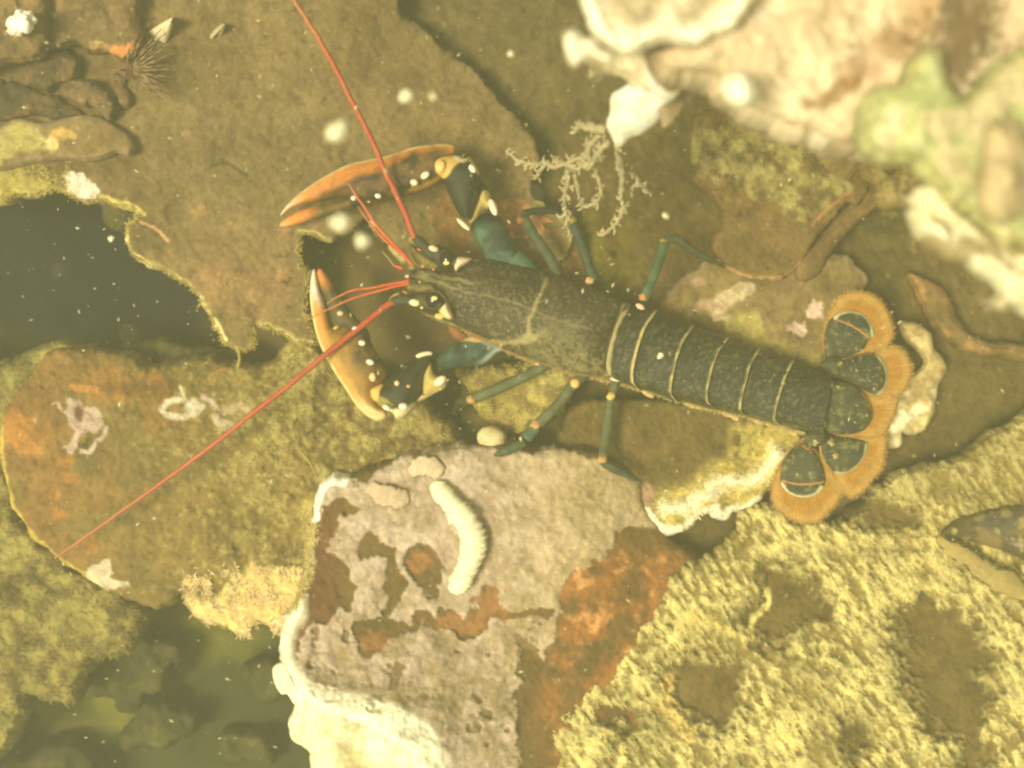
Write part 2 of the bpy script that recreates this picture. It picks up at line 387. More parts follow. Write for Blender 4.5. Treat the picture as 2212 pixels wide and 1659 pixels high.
# big silt slab upper left
def col(U, V, D):
    C = base(U, V, lin(134, 110, 68), lin(112, 92, 54), 120, 6, 21)
    C = blob(C, U, V, 600, 330, 300, 120, lin(122, 102, 62), .6, .5, 80, 2)
    C = blob(C, U, V, 520, 620, 130, 60, lin(146, 112, 70), .6, .5, 50, 3)
    for (a, b, r) in ((612, 500, 16), (455, 600, 20), (545, 640, 18), (500, 490, 14), (345, 580, 12), (400, 285, 10), (960, 405, 16), (430, 455, 14), (610, 590, 15)):
        C = blob(C, U, V, a, b, r, r * .8, lin(184, 136, 92), .4, .8, 9, a)
    C = blob(C, U, V, 985, 470, 40, 70, lin(165, 112, 60), .6, .6, 25, 3)
    e = ss(-10, -1, D) * ss(.1, .45, .35 + fbm(U, V, 40, 4, 9)) * ss(380, 430, V)
    C = mixc(C, lin(215, 195, 120), e * .9)
    C = patch(C, U, V, B1((430, 1160), (520, 1150), (640, 1240), (650, 1270), (590, 1330), (480, 1290), (440, 1220)), lin(245, 222, 195), .9, 3, 16, 12, 5)
    C = patch(C, U, V, B1((-20, 1080), (120, 1060), (150, 1150), (300, 1200), (420, 1290), (380, 1320), (200, 1280), (80, 1350), (-20, 1340)), lin(190, 168, 88), .85, 8, 22, 22, 6)
    C = line(C, U, V, B2((840, 160), (850, 300), (960, 370), (1080, 440), (1200, 530), (1280, 590), (1360, 680), (1440, 790), (1500, 900)), 4, lin(240, 214, 140), .95, 4, 3)
    C = line(C, U, V, B2((930, 115), (1030, 160), (1110, 240)), 3, lin(225, 170, 115), .8, 4, 3)
    C = line(C, U, V, B2((660, -60), (800, -20), (900, 20), (960, 60)), 5, lin(210, 185, 100), .8, 5, 3)
    C = line(C, U, V, B1((1400, 1110), (1440, 1090), (1520, 1090), (1640, 1170)), 3, DARK, .8, 4, 5)
    return C
slabA, dA = rock("silt_slab", "large pale brown silt slab with a ragged cream lower edge above the left hollow", "rock slab",
     [(-260, -260), (850, -260), (858, 5), (905, 55), (1000, 135), (1070, 205), (1135, 268), (1165, 340), (1150, 420), (1240, 500), (1180, 590), (1060, 610), (960, 600), (880, 566), (822, 518), (795, 476), (756, 502), (705, 514), (645, 502), (650, 560), (662, 610), (660, 660), (672, 712), (685, 748), (640, 732), (600, 712), (560, 704), (545, 702), (543, 748), (518, 757), (488, 738), (462, 700), (440, 655), (400, 612), (345, 580), (283, 545), (274, 490), (300, 468), (292, 452), (258, 440), (215, 428), (180, 436), (140, 412), (90, 408), (30, 425), (-260, 440)],
     -42, 75, col, res=3, warp=11, wscale=26, amp=16, ascale=130, seed=21, rr=10, rag=.6,
     hf=lambda U, V, D: 5 * fbm(U, V, 22, 4, 6) - 20 * np.exp(-((U - 1000) ** 2 + (V - 420) ** 2) / 60000.))
e = ss(-9, -1, dA["D"]) * ss(395, 420, dA["V"]) * (dA["U"] < 700)
turf(dA, e, 2600, 11, 2.2, lin(190, 168, 92), slabA, rise=.2, seed=3)
turf(dA, (dA["V"] > 330) * (dA["V"] < 440) * (dA["U"] < 150) * ss(0, .3, fbm(dA["U"], dA["V"], 30, 3, 4)), 1200, 12, 2.4, lin(200, 180, 90), slabA, rise=.3, seed=5)
m = MB(); tube(m, [(516, 755, -40), (518, 775, -45), (514, 795, -50), (516, 812, -60)], [4.5, 3.5, 4, 2.5], np.append(lin(175, 160, 84), .9), bump=.7, seed=2)
m.build("hanging_strand", M["turf"], slabA)

# left ledge lip
def col(U, V, D):
    C = base(U, V, lin(140, 116, 74), lin(125, 100, 60), 50, 5, 31)
    C = patch(C, U, V, B1((-40, 900), (80, 830), (180, 800), (250, 850), (300, 950), (330, 1000), (200, 1010), (60, 1050), (-40, 1080)), lin(190, 172, 98), .8, 8, 14, 20, 2)
    C = blob(C, U, V, 135, 290, 28, 14, lin(225, 180, 100), .8, .6, 10, 3); C = blob(C, U, V, 112, 312, 14, 14, lin(235, 200, 130), .9, .5, 10, 3)
    C = mixc(C, lin(160, 132, 100), .7 * ss(-14, -2, D))
    return C
rock("ledge_stone", "flat rounded stone lip with a yellowish patch near the left edge above the hollow", "stone",
     B1((-200, 860), (0, 820), (120, 790), (280, 820), (400, 790), (560, 765), (680, 785), (780, 850), (860, 910), (890, 980), (850, 1030), (760, 1010), (620, 1060), (300, 1060), (-200, 1130)),
     -4, 42, col, res=3, warp=3, amp=7, ascale=60, seed=31, rr=16)

# rusty oval boulder, lower left
def col(U, V, D):
    C = base(U, V, lin(136, 110, 58), lin(112, 94, 50), 110, 6, 41)
    C = mixc(C, lin(146, 100, 54), .55 * ss(420, 60, U) * ss(-.1, .5, .25 + fbm(U, V, 70, 5, 2)))
    for (a, b, r, k) in ((35, 925, 55, .9), (70, 960, 40, .8), (140, 1000, 18, .9), (150, 1030, 20, .7), (115, 1070, 18, .8), (125, 1110, 16, .8), (330, 845, 40, .5), (190, 1175, 20, .8), (240, 830, 50, .5), (350, 905, 40, .4)):
        C = blob(C, U, V, a, b, r, r * .8, lin(190, 124, 56), k * .6, .9, 22, int(a))
    C = patch(C, U, V, B3((600, 330), (900, 300), (1150, 290), (1200, 380), (1050, 420), (800, 400), (600, 400)), lin(96, 62, 34), .5, 12, 20, 30, 3)
    tu = ss(430, 640, U) * ss(1250, 1150, V) * ss(-.15, .35, fbm(U, V, 34, 5, 12))
    C = mixc(C, lin(186, 168, 98), .8 * tu)
    C = mixc(C, lin(174, 156, 88), .7 * ss(.1, .45, fbm(U, V, 11, 4, 13)) * ss(200, 500, U))
    C = patch(C, U, V, B3((360, 480), (390, 470), (440, 520), (440, 440), (480, 430), (560, 480), (640, 510), (680, 570), (650, 650), (600, 670), (560, 680), (520, 740), (480, 800), (420, 770), (470, 720), (500, 660), (460, 620), (440, 550)), lin(188, 160, 138), .95, 3, 10, 12, 2)
    C = blob(C, U, V, 170, 893, 11, 18, lin(120, 74, 40), .9, .4, 10, 2)
    C = line(C, U, V, B3((710, 630), (690, 690), (640, 720), (600, 790), (550, 790)), 5, lin(205, 180, 155), .9, 4, 2)
    # ring marks, white ovals
    C = line(C, U, V, B3((1200, 450), (1120, 460), (1080, 510), (1120, 550), (1220, 555), (1310, 530), (1340, 490)), 7, lin(215, 198, 165), .95, 3, 2)
    C = blob(C, U, V, 415, 878, 16, 15, lin(215, 200, 165), .95, .4, 10, 3)
    C = line(C, U, V, B3((1200, 360), (1220, 420), (1240, 450)), 3, lin(200, 185, 150), .9, 2, 2)
    C = line(C, U, V, B3((1350, 430), (1400, 460), (1440, 500)), 6, lin(190, 165, 140), .8, 4, 2)
    C = line(C, U, V, B3((1430, 560), (1460, 600), (1550, 620)), 9, lin(195, 172, 140), .9, 5, 2)
    C = line(C, U, V, B3((1490, 520), (1600, 490), (1660, 500)), 9, lin(185, 160, 125), .7, 6, 2)
    C = line(C, U, V, B3((1380, 310), (1440, 260), (1490, 240), (1540, 270)), 2.5, lin(200, 140, 80), .6, 3, 2)
    C = line(C, U, V, B3((470, 360), (540, 370), (640, 380)), 6, lin(200, 130, 75), .7, 5, 2)
    # pale margin lower left & white knob
    C = line(C, U, V, [(2, 900), (3, 960), (12, 1035), (35, 1105), (80, 1165), (140, 1215), (210, 1255)], 5, lin(205, 172, 78), .9, 4, 6)
    C = patch(C, U, V, B4((560, 370), (640, 290), (720, 270), (750, 330), (740, 400), (880, 440), (740, 460), (690, 470), (620, 410)), lin(225, 200, 165), .9, 3, 12, 14, 4)
    C = line(C, U, V, B4((540, 390), (620, 410), (700, 480)), 4, lin(240, 215, 160), .9, 3, 2)
    C = patch(C, U, V, B4((1230, 540), (1400, 540), (1500, 470), (1560, 400), (1640, 340), (1850, 310), (2020, 330), (2040, 500), (1900, 600), (1880, 740), (1720, 700), (1620, 790), (1480, 740), (1350, 700), (1250, 620)), lin(232, 200, 125), .85, 10, 26, 20, 4)
    w_ = ss(0, .5, fbm(U, V, 18, 4, 77)) * ss(1225, 1260, V) * ss(395, 470, U)
    C = mixc(C, lin(240, 205, 165), w_ * .8)
    return C
bould, dB = rock("rust_boulder", "broad rounded boulder with rusty left side and white ring scars under the long lower antenna", "boulder",
     [(4, 905), (2, 960), (12, 1035), (35, 1105), (80, 1165), (140, 1215), (205, 1255), (260, 1285), (320, 1305), (370, 1300), (388, 1285), (402, 1310), (440, 1340), (480, 1352), (530, 1375), (560, 1345), (600, 1370), (640, 1400), (760, 1400), (900, 1200), (1000, 1060), (1010, 980), (930, 880), (850, 850), (770, 810), (720, 775), (660, 738), (635, 735), (600, 770), (560, 790), (500, 790), (440, 775), (330, 790), (290, 775), (240, 762), (180, 755), (120, 752), (80, 800), (35, 850)],
     -46, 170, col, mat="silt", res=3, warp=9, wscale=34, amp=20, ascale=140, seed=41, rr=26,
     hf=lambda U, V, D: 6 * fbm(U, V, 22, 4, 9) + 34 * np.exp(-((U - 300) ** 2 / 90000. + (V - 1000) ** 2 / 40000.)) + 9 * ss(430, 640, U) * fbm(U, V, 18, 4, 12))
mk = ss(400, 640, dB["U"]) * ss(1270, 1150, dB["V"]) * ss(-.2, .3, fbm(dB["U"], dB["V"], 34, 5, 12)) + .04
turf(dB, mk * (dB["U"] > 300), 9000, 8, 1.8, dB['C'][:, :3] * 1.2, bould, rise=.5, seed=11)
turf(dB, (dB["V"] > 1225) * (dB["U"] > 395) * ss(-.1, .3, fbm(dB["U"], dB["V"], 18, 4, 77)), 2600, 13, 2.8, lin(238, 210, 150), bould, rise=.5, seed=12)

# yellow turf cushion, far left
def tcol(c1, c2, s=26, seed=0, k=1.6):
    return lambda U, V, D: base(U, V, c1, c2, s, 5, seed, k)
def turfrock(name, label, poly, h, thick, n, c1, c2, seed, L=10, wd=2.3, lean=(0, 0), cat="turf rock", amp=16, res=3.5, hf=None, blade=None, **k):
    o, d = rock(name, label, cat, poly, h, thick, tcol(c1, c2, 26, seed), res=res, warp=k.pop("warp", 14), wscale=30, amp=amp, ascale=50, seed=seed, hf=hf, **k)
    turf(d, ss(-.5, .4, fbm(d["U"], d["V"], 26, 4, seed)) + .05, n, L, wd, d['C'][:, :3] * 1.15, o, lean=lean, rise=.5, seed=seed)
    return o, d
turfrock("turf_rock", "small yellow green algae cushion at the left edge below the dark hollow",
         [(-260, 800), (0, 788), (60, 765), (140, 742), (152, 790), (120, 835), (70, 870), (30, 930), (10, 1000), (-260, 1050)], -75, 200, 3200, lin(156, 142, 76), lin(120, 104, 58), 51, L=9)
turfrock("turf_rock", "long yellow green weedy rock below the rusty boulder in the bottom left corner",
         [(-260, 980), (-10, 1000), (20, 1090), (80, 1170), (170, 1240), (250, 1280), (300, 1320), (290, 1380), (270, 1410), (200, 1425), (170, 1475), (140, 1520), (60, 1500), (30, 1560), (-40, 1660), (-260, 1760)], -110, 200, 9000, lin(156, 140, 74), lin(120, 102, 58), 52, L=11, wd=2.4, lean=(.2, .5),
         blade=lin(176, 160, 66))

# deep stones in the bottom left hollow
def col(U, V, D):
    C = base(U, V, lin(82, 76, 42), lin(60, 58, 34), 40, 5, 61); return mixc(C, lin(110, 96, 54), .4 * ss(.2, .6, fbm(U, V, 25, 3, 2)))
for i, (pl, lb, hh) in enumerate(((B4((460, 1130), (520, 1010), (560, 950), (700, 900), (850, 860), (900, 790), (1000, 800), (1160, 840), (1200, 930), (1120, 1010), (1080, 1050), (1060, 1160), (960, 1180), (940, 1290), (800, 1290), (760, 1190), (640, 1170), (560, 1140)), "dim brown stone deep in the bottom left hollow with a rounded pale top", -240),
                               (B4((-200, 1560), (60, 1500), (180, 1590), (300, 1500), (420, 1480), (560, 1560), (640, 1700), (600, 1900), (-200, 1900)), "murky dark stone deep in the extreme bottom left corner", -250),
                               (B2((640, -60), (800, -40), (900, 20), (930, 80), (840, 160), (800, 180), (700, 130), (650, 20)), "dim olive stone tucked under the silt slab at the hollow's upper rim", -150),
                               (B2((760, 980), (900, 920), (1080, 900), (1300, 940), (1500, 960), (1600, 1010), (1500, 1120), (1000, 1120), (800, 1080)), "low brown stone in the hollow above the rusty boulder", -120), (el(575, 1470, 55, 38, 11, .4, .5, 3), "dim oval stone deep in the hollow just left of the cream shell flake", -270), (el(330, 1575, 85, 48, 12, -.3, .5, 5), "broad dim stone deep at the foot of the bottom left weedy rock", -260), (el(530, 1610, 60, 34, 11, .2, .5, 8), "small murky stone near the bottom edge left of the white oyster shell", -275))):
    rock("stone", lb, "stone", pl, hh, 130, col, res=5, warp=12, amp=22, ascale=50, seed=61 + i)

# mauve crusted rock, bottom centre
crustP = B5((830, 170), (900, 110), (1040, 80), (1350, 60), (1700, 100), (1900, 90), (2100, 150), (2300, 250), (2450, 380), (2560, 480), (2640, 560), (2600, 600), (2400, 540), (2250, 580), (2200, 690), (2060, 790), (1940, 890), (1880, 1040), (1830, 1200), (1855, 1260), (1790, 1310), (1780, 1400), (1700, 1310), (1630, 1410), (1600, 1620), (1600, 1850), (1500, 2300), (300, 2300), (240, 1500), (290, 1250), (400, 1130), (300, 900), (340, 500), (330, 280), (500, 240), (640, 300), (760, 220))
H1 = B5((400, 440), (540, 400), (640, 440), (520, 540), (475, 620), (470, 720), (545, 780), (585, 900), (600, 1060), (520, 1115), (350, 1150), (310, 1000), (330, 850), (370, 650))
H2 = B5((800, 775), (740, 765), (640, 740), (620, 690), (690, 590), (790, 640), (860, 700), (880, 830), (935, 900), (900, 1000), (850, 1110), (920, 1170), (1010, 1110), (1080, 1100), (1130, 1150), (1150, 1060), (1190, 1080), (1330, 1100), (1370, 940), (1480, 960), (1550, 1060), (1800, 1080), (1790, 1130), (1460, 1140), (1400, 1240), (1250, 1240), (1100, 1190), (980, 1210), (870, 1230), (820, 1290), (720, 1360), (620, 1330), (600, 1180), (700, 1130), (780, 1090), (808, 950))
H3 = B5((930, 700), (1000, 680), (1080, 700), (1140, 800), (1150, 900), (1110, 980), (1050, 950), (970, 860), (925, 800))
def crust(U, V):
    wu = 20 * fbm(U, V, 30, 4, 81); wv = 20 * fbm(U, V, 30, 4, 82)
    d = sdf(spline(crustP, 4), U + wu, V + wv)
    for Hh in (H1, H2, H3): d = np.maximum(d, -sdf(spline(Hh, 4), U + wu, V + wv))
    holes = ss(.3, .5, fbm(U, V, 34, 3, 83)) * ss(1280, 1360, V)
    return ss(3.5, -3.5, d + 5 * fbm(U, V, 9, 3, 87)) * (1 - .75 * holes)
RIM = B5((530, 265), (440, 270), (390, 330), (360, 400), (348, 500))
RIM2 = B5((250, 1060), (210, 1150), (170, 1240), (170, 1380), (195, 1520), (270, 1610), (400, 1680), (560, 1720), (700, 1760), (820, 1800), (900, 1870), (950, 1960), (980, 2060), (1000, 2180))
def col(U, V, D):
    C = base(U, V, lin(112, 84, 42), lin(96, 76, 40), 60, 5, 71)
    C = mixc(C, lin(108, 68, 40), .8 * ss(760, 700, U))
    r = ss(1130, 1230, U) * ss(1120, 1260, V) * ss(-.4, .35, fbm(U, V, 45, 6, 72))
    C = mixc(C, lin(170, 108, 54), r * .8); C = mixc(C, lin(214, 152, 88), r * ss(.15, .5, fbm(U, V, 26, 4, 73)))
    C = mixc(C, lin(108, 88, 48), .9 * ss(1200, 1110, V + .25 * (1500 - U)) * ss(1250, 1330, U))
    for (a, b, ru, rv) in ((990, 1350, 50, 25), (1060, 1300, 45, 40), (905, 1215, 30, 22), (820, 1385, 40, 18)):
        C = blob(C, U, V, a, b, ru, rv, lin(156, 104, 60), .75, .9, 16, a)
    c = crust(U, V)
    cc = base(U, V, lin(190, 166, 140), lin(160, 136, 106), 46, 4, 74, 1.4); cc = mixc(cc, lin(206, 180, 148), .6 * ss(.15, .5, fbm(U, V, 16, 4, 78))); cc = mixc(cc, lin(136, 108, 76), .4 * ss(.3, .6, fbm(U, V, 14, 3, 79)))
    cc = mixc(cc, lin(134, 110, 62), .6 * ss(1200, 1330, V) * ss(-.1, .5, fbm(U, V, 40, 4, 75)))
    cc = mixc(cc, lin(230, 208, 172), .7 * ss(.3, .6, fbm(U, V, 50, 4, 76)) * ss(1120, 1000, V) * ss(950, 850, U))
    cc = mixc(cc, lin(176, 150, 90), .5 * ss(1000, 1300, U))
    cb = crust(U, V); cc = mixc(cc, lin(214, 186, 156), .6 * ss(0, .8, cb) * ss(1, .8, cb)); C = mixc(C, cc, c)
    d1 = pdist(spline(RIM, 5, False), U, V) + 5 * fbm(U, V, 12, 3, 5); C = mixc(C, lin(250, 240, 215), ss(20, 12, d1))
    d2 = pdist(spline(RIM2, 5, False), U, V) + 9 * fbm(U, V, 30, 4, 6); wd = 22 + 46 * ss(1380, 1640, V)
    C = mixc(C, lin(252, 242, 205), ss(wd + 16, wd - 14, d2) * (.75 + .25 * ss(-.3, .1, fbm(U, V, 20, 3, 17))))  # white rim, widened toward the bottom by a painted glow
    C = mixc(C, lin(200, 180, 130), .8 * ss(-13, -5, D) * ss(.0, .3, .2 + fbm(U, V, 25, 3, 7)) * (U < 720) * (V > 1130) * (V < 1330))
    return C
def hf(U, V, D):
    c = crust(U, V)
    d2 = pdist(spline(RIM2, 5, False), U, V)
    return 7 * c + 9 * c * fbm(U, V, 40, 4, 84) + 3.5 * fbm(U, V, 14, 3, 85) + 90 * ss(1330, 1640, V) * ss(1250, 800, U) + 16 * np.exp(-(d2 / 60.) ** 2) - 70 * ss(1200, 1500, U)
maR, dR = rock("crusted_rock", "pinkish mauve crusted rock with rust patches and a bright white left rim, bottom centre", "rock",
     [(688, 1050), (712, 1032), (742, 1030), (775, 1022), (830, 1000), (900, 978), (1000, 968), (1080, 960), (1150, 972), (1240, 966), (1320, 990), (1385, 1035), (1392, 1090), (1430, 1150), (1490, 1190), (1530, 1230), (1510, 1300), (1480, 1420), (1450, 1560), (1300, 1760), (950, 1850), (905, 1700), (885, 1640), (850, 1606), (790, 1570), (690, 1530), (632, 1470), (610, 1400), (614, 1350), (640, 1300), (666, 1250), (668, 1180), (678, 1110)],
     18, 150, col, mat="rock", res=2.8, warp=7, wscale=30, amp=14, ascale=140, seed=71, rr=22, hf=hf, mod=.35)
turf(dR, ss(-16, -3, dR["D"]) * (dR["U"] < 720) * (dR["V"] > 1130) * (dR["V"] < 1320), 700, 13, 3, lin(215, 192, 120), maR, rise=.4, seed=15)
# calcareous tube worms on it
m = MB()
def wc(t): 
    n = .5 * np.sin(t * 95) * .4 + .5; c = mixc(np.broadcast_to(lin(250, 238, 196), (len(t), 3)).copy(), lin(226, 208, 156), .5 * n); return np.concatenate([c, np.full((len(t), 1), .6)], 1)
P = [(938, 1045, 30), (960, 1070, 40), (985, 1100, 44), (1005, 1125, 46), (1020, 1155, 48), (1022, 1185, 48), (1010, 1225, 46), (995, 1255, 42), (978, 1276, 34)]
PP = spline(P, 14, False); rr0 = np.zeros(len(PP)); rr_ = np.interp(np.linspace(0, 1, len(PP)), [0, .06, .3, .6, .9, 1], [12, 20, 25, 26, 23, 11]) * (1 + .012 * np.sin(np.linspace(0, 1, len(PP)) * 130 + 3 * fbm(np.arange(len(PP)) * 1., 0 * rr0, 9, 2, 3)) + .22 * fbm(np.arange(len(PP)) * 1., np.arange(len(PP)) * .0, 12, 4, 4))
tube(m, PP, rr_, wc, n=26, sub=1, bump=.24, flat=.75)
o = m.build("tube_worm", M["white_shell"]); tag(o, "thick curved white tube worm casing ribbed along its length on the mauve crusted rock", "tube worm")
m = MB(); tube(m, [(888, 1020, 28), (905, 1008, 34), (930, 1006, 36), (952, 1022, 34)], [12, 20, 22, 14], lambda t: wc(t) * np.array([.72, .60, .60, 1]), n=18, bump=.5, flat=.35)
o = m.build("tube_worm", M["rock"]); tag(o, "short pale worm tube stub above the thick white tube worm", "tube worm")
m = MB(); tube(m, [(800, 1050, 28), (830, 1068, 34), (860, 1075, 34), (880, 1072, 30)], [14, 22, 22, 13], lambda t: wc(t) * np.array([.64, .52, .52, 1]), n=18, bump=.5, flat=.3)
o = m.build("tube_worm", M["rock"]); tag(o, "mauve white knobbly worm tube at the upper left of the crusted rock", "tube worm")

# white oyster valves under the crusted rock
def wcol(U, V, D):
    C = base(U, V, lin(250, 240, 200), lin(238, 222, 170), 60, 4, 91)
    C = mixc(C, lin(216, 188, 130), .7 * ss(.1, .5, fbm(U, V, 70, 4, 92)) * ss(-20, -60, D)); return C
m = MB(); slab(m, [(618, 1440), (640, 1470), (720, 1520), (800, 1560), (870, 1600), (930, 1680), (960, 1800), (700, 1800), (672, 1660), (665, 1620), (632, 1600), (628, 1560), (635, 1520)], 20, 60, wcol, res=3.5, warp=8, seed=91, amp=16, ascale=60, rr=22,
               hf=lambda U, V, D: -50 * np.exp(-((U - 800) ** 2 / 3000. + (V - 1620) ** 2 / 4000.)))
o = m.build("oyster_shell", M["white_shell"]); tag(o, "large overexposed white oyster shell under the crusted rock at the bottom edge", "oyster shell")
m = MB(); pillow(m, [(590, 1440), (615, 1428), (650, 1440), (655, 1500), (640, 1525), (622, 1500), (606, 1498), (590, 1470)], -30, 16, 14, wcol, warp=3)
o = m.build("oyster_shell", M["white_shell"]); tag(o, "small cream shell flake poking out left of the crusted rock's white rim", "oyster shell")

# turf rock with dark hollows, lower right
HOL = (B6((870, 1120), (960, 1040), (1070, 1050), (1160, 1100), (1230, 1180), (1200, 1300), (1130, 1400), (1050, 1440), (960, 1430), (870, 1330), (850, 1230)),
       B6((1400, 700), (1360, 590), (1500, 600), (1660, 640), (1700, 800), (1600, 900), (1460, 960), (1320, 960), (1220, 880), (1290, 800)),
       B7((640, 880), (720, 830), (850, 830), (1000, 900), (1100, 950), (1090, 1060), (1100, 1300), (1060, 1450), (1150, 1660), (950, 1660), (900, 1540), (800, 1500), (790, 1300), (700, 1200), (680, 1080), (620, 980)),
       B7((380, 330), (520, 300), (660, 340), (800, 440), (700, 480), (560, 500), (430, 440), (360, 400)),
       B7((400, 1420), (480, 1440), (500, 1560), (420, 1640), (380, 1540)),
       B6((480, 1330), (600, 1290), (700, 1440), (620, 1520), (520, 1440)))
HOLS = [spline(p, 4) for p in HOL]
def streak(U, V, s=9, seed=103):
    a = U * .6 + V * .8; b = V * .6 - U * .8
    return np.clip(.5 + 1.0 * fbm(a * .42, b, s, 4, seed) + .5 * fbm(a * .6, b, 46, 3, seed + 1) + .35 * fbm(U, V, 7, 2, seed + 2), 0, 1)
def hollow(U, V):
    d = np.full(U.shape, 1e9); wu = 40 * fbm(U, V, 44, 5, 101); wv = 40 * fbm(U, V, 44, 5, 102)
    for p in HOLS: d = np.minimum(d, sdf(p, U + wu, V + wv))
    return ss(34, -26, d + 30 * fbm(U, V, 14, 4, 107))
def col(U, V, D):
    q = hollow(U, V)
    r = streak(U, V); big = ss(-.35, .3, fbm(U, V, 90, 4, 104) + .12)
    k = ss(.1, .85, r) * (.45 + .55 * big) * (1 - .35 * ss(1750, 1900, U) * ss(1350, 1100, V))
    C = mixc(np.broadcast_to(lin(138, 118, 62), (len(U), 3)).copy(), lin(226, 208, 134), k)
    C = mixc(C, base(U, V, lin(96, 78, 38), lin(112, 92, 48), 50, 5, 106), q)
    C = line(C, U, V, B6((850, 1170), (840, 1250), (850, 1350), (930, 1450), (960, 1500)), 12, lin(225, 192, 110), .8, 10, 4)
    C = line(C, U, V, B6((970, 850), (1080, 860), (1180, 940)), 10, lin(215, 192, 108), .8, 10, 5)
    C = line(C, U, V, B6((1380, 700), (1385, 780), (1300, 850), (1290, 950)), 7, lin(222, 200, 116), .9, 6, 6)
    return C
def hf(U, V, D):
    return -26 * hollow(U, V) + (.25 + .75 * (1 - hollow(U, V))) * 10 * streak(U, V) + 40 * ss(1300, 1650, V)
tR, dT = rock("turf_rock", "big rock shaggy with pale yellow algae turf and bare brown hollows filling the lower right", "turf rock",
     B6((150, 1480), (200, 1400), (300, 1290), (420, 1200), (530, 1180), (590, 1060), (660, 920), (740, 850), (830, 740), (870, 650), (960, 570), (1080, 530), (1140, 470), (1210, 380), (1250, 290), (1330, 250), (1400, 250), (1500, 320), (1620, 350), (1800, 330), (1850, 250), (2000, 130), (2200, 50), (2400, 0), (2700, -190), (3300, -300), (3300, 2300), (300, 2300), (250, 1640), (180, 1560)),
     -22, 110, col, res=3, warp=13, wscale=26, amp=22, ascale=160, seed=101, rr=18, hf=hf)
mk = (1 - hollow(dT["U"], dT["V"])) * ss(-.35, .3, fbm(dT["U"], dT["V"], 90, 4, 104) + .08) * (dT["U"] < 2290) * (dT["V"] < 1740) * ss(.3, .8, streak(dT["U"], dT["V"]))
turf(dT, mk + .015 * (dT["U"] < 2290) * (dT["V"] < 1740), 26000, 9, 1.5, dT['C'][:, :3] * 1.25, tR, lean=(.5, .9), rise=.5, seed=21, spread=.5)

# ledge with a white lip under the tail
LIP = B6((720, 270), (760, 320), (830, 370), (900, 380), (970, 340), (1010, 290), (1090, 260), (1110, 300), (1170, 300), (1190, 270), (1260, 260), (1330, 220))
LIP2 = B6((840, 250), (920, 250), (1000, 200), (1060, 170), (1090, 130), (1200, 110), (1300, 100), (1400, 20), (1430, -40))
def col(U, V, D):
    C = base(U, V, lin(114, 92, 48), lin(98, 82, 42), 60, 5, 111)
    t = ss(60, 10, pdist(spline(LIP2, 4, False), U, V) + 26 * fbm(U, V, 30, 4, 3)); C = mixc(C, lin(205, 182, 96), t * .95)
    t = ss(1560, 1600, U + .0 * V) * ss(900, 930, V); C = mixc(C, lin(198, 174, 88), t * .8 * ss(-.4, .1, fbm(U, V, 20, 4, 8)))
    C = line(C, U, V, LIP, 12, lin(250, 236, 196), 1, 7, 3); C = line(C, U, V, LIP2, 17, lin(252, 238, 196), .9, 22, 4, .9)
    C = blob(C, U, V, 1392, 1072, 22, 24, lin(175, 138, 105), .9, .5, 18, 4)
    return C
o, d = rock("white_lipped_ledge", "brown ledge with a frilly white lower lip below the lobster's tail", "rock ledge",
     B6((350, -300), (700, -330), (1000, -300), (1500, -250), (1560, -100), (1460, 40), (1330, 225), (1255, 262), (1190, 262), (1165, 312), (1100, 305), (1060, 275), (1000, 295), (960, 350), (890, 390), (800, 365), (740, 310), (700, 250), (600, 200), (400, 100), (250, -50)),
     -36, 90, col, res=2.8, warp=5, wscale=24, amp=12, ascale=80, seed=111, rr=10,
     hf=lambda U, V, D: 14 * np.exp(-(pdist(spline(LIP2, 4, False), U, V) / 16.) ** 2) + 4 * fbm(U, V, 14, 3, 3))
turf(d, ss(50, 5, pdist(spline(LIP2, 4, False), d["U"], d["V"]) + 20 * fbm(d["U"], d["V"], 30, 4, 3)) * ss(2, 14, pdist(spline(LIP2, 4, False), d["U"], d["V"])), 2600, 9, 2, d['C'][:, :3] * 1.15, o, rise=.5, seed=22)

# small turf stone below the lobster
def turfcol(U, V, D):
    C = base(U, V, lin(140, 116, 72), lin(115, 98, 50), 30, 4, 121); return mixc(C, lin(196, 178, 92), .85 * ss(-.1, .4, fbm(U, V, 20, 4, 122) + .25 * ss(1120, 1040, U + .0 * V)))
o, d = rock("turf_rock", "small yellowish turf covered stone between the legs under the lobster's near side", "turf rock",
     A5((180, 340), (310, 320), (560, 280), (860, 260), (1150, 340), (1230, 440), (1160, 560), (1130, 640), (1060, 700), (880, 780), (760, 850), (660, 870), (560, 800), (440, 720), (370, 640), (330, 560), (300, 460)),
     -46, 120, turfcol, res=2.8, warp=7, amp=14, ascale=60, seed=121, rr=20)
turf(d, ss(-.2, .4, fbm(d["U"], d["V"], 20, 4, 122)) * ss(1180, 1050, d["U"]) + .05, 2600, 8, 1.8, lin(196, 176, 94), o, rise=.5, seed=23)
turfrock("turf_rock", "fuzzy olive stone beside the straight rear leg below the lobster", A5((1230, 640), (1350, 600), (1420, 660), (1400, 780), (1360, 860), (1400, 960), (1300, 1000), (1180, 960), (1120, 860), (1180, 760)), -95, 90, 700, lin(150, 138, 56), lin(96, 86, 38), 123, L=8, wd=1.8, amp=10, res=3)
# round pale shell
m = MB()
ball(m, 1062, 946, -16, 32, 26, 24, .2, lambda x, y, z: np.concatenate([mixc(np.broadcast_to(lin(206, 182, 124), (x.size, 3)).copy(), lin(232, 216, 160), ss(.3, .9, np.sin((x + y * .5) * 5) * .5 + .5) * .6), np.full((x.size, 1), .5)], 1), n=24, lump=.05)
o = m.build("round_shell", M["clawshell"]); tag(o, "smooth round cream shell half hidden between the two small stones below the lobster", "shell")

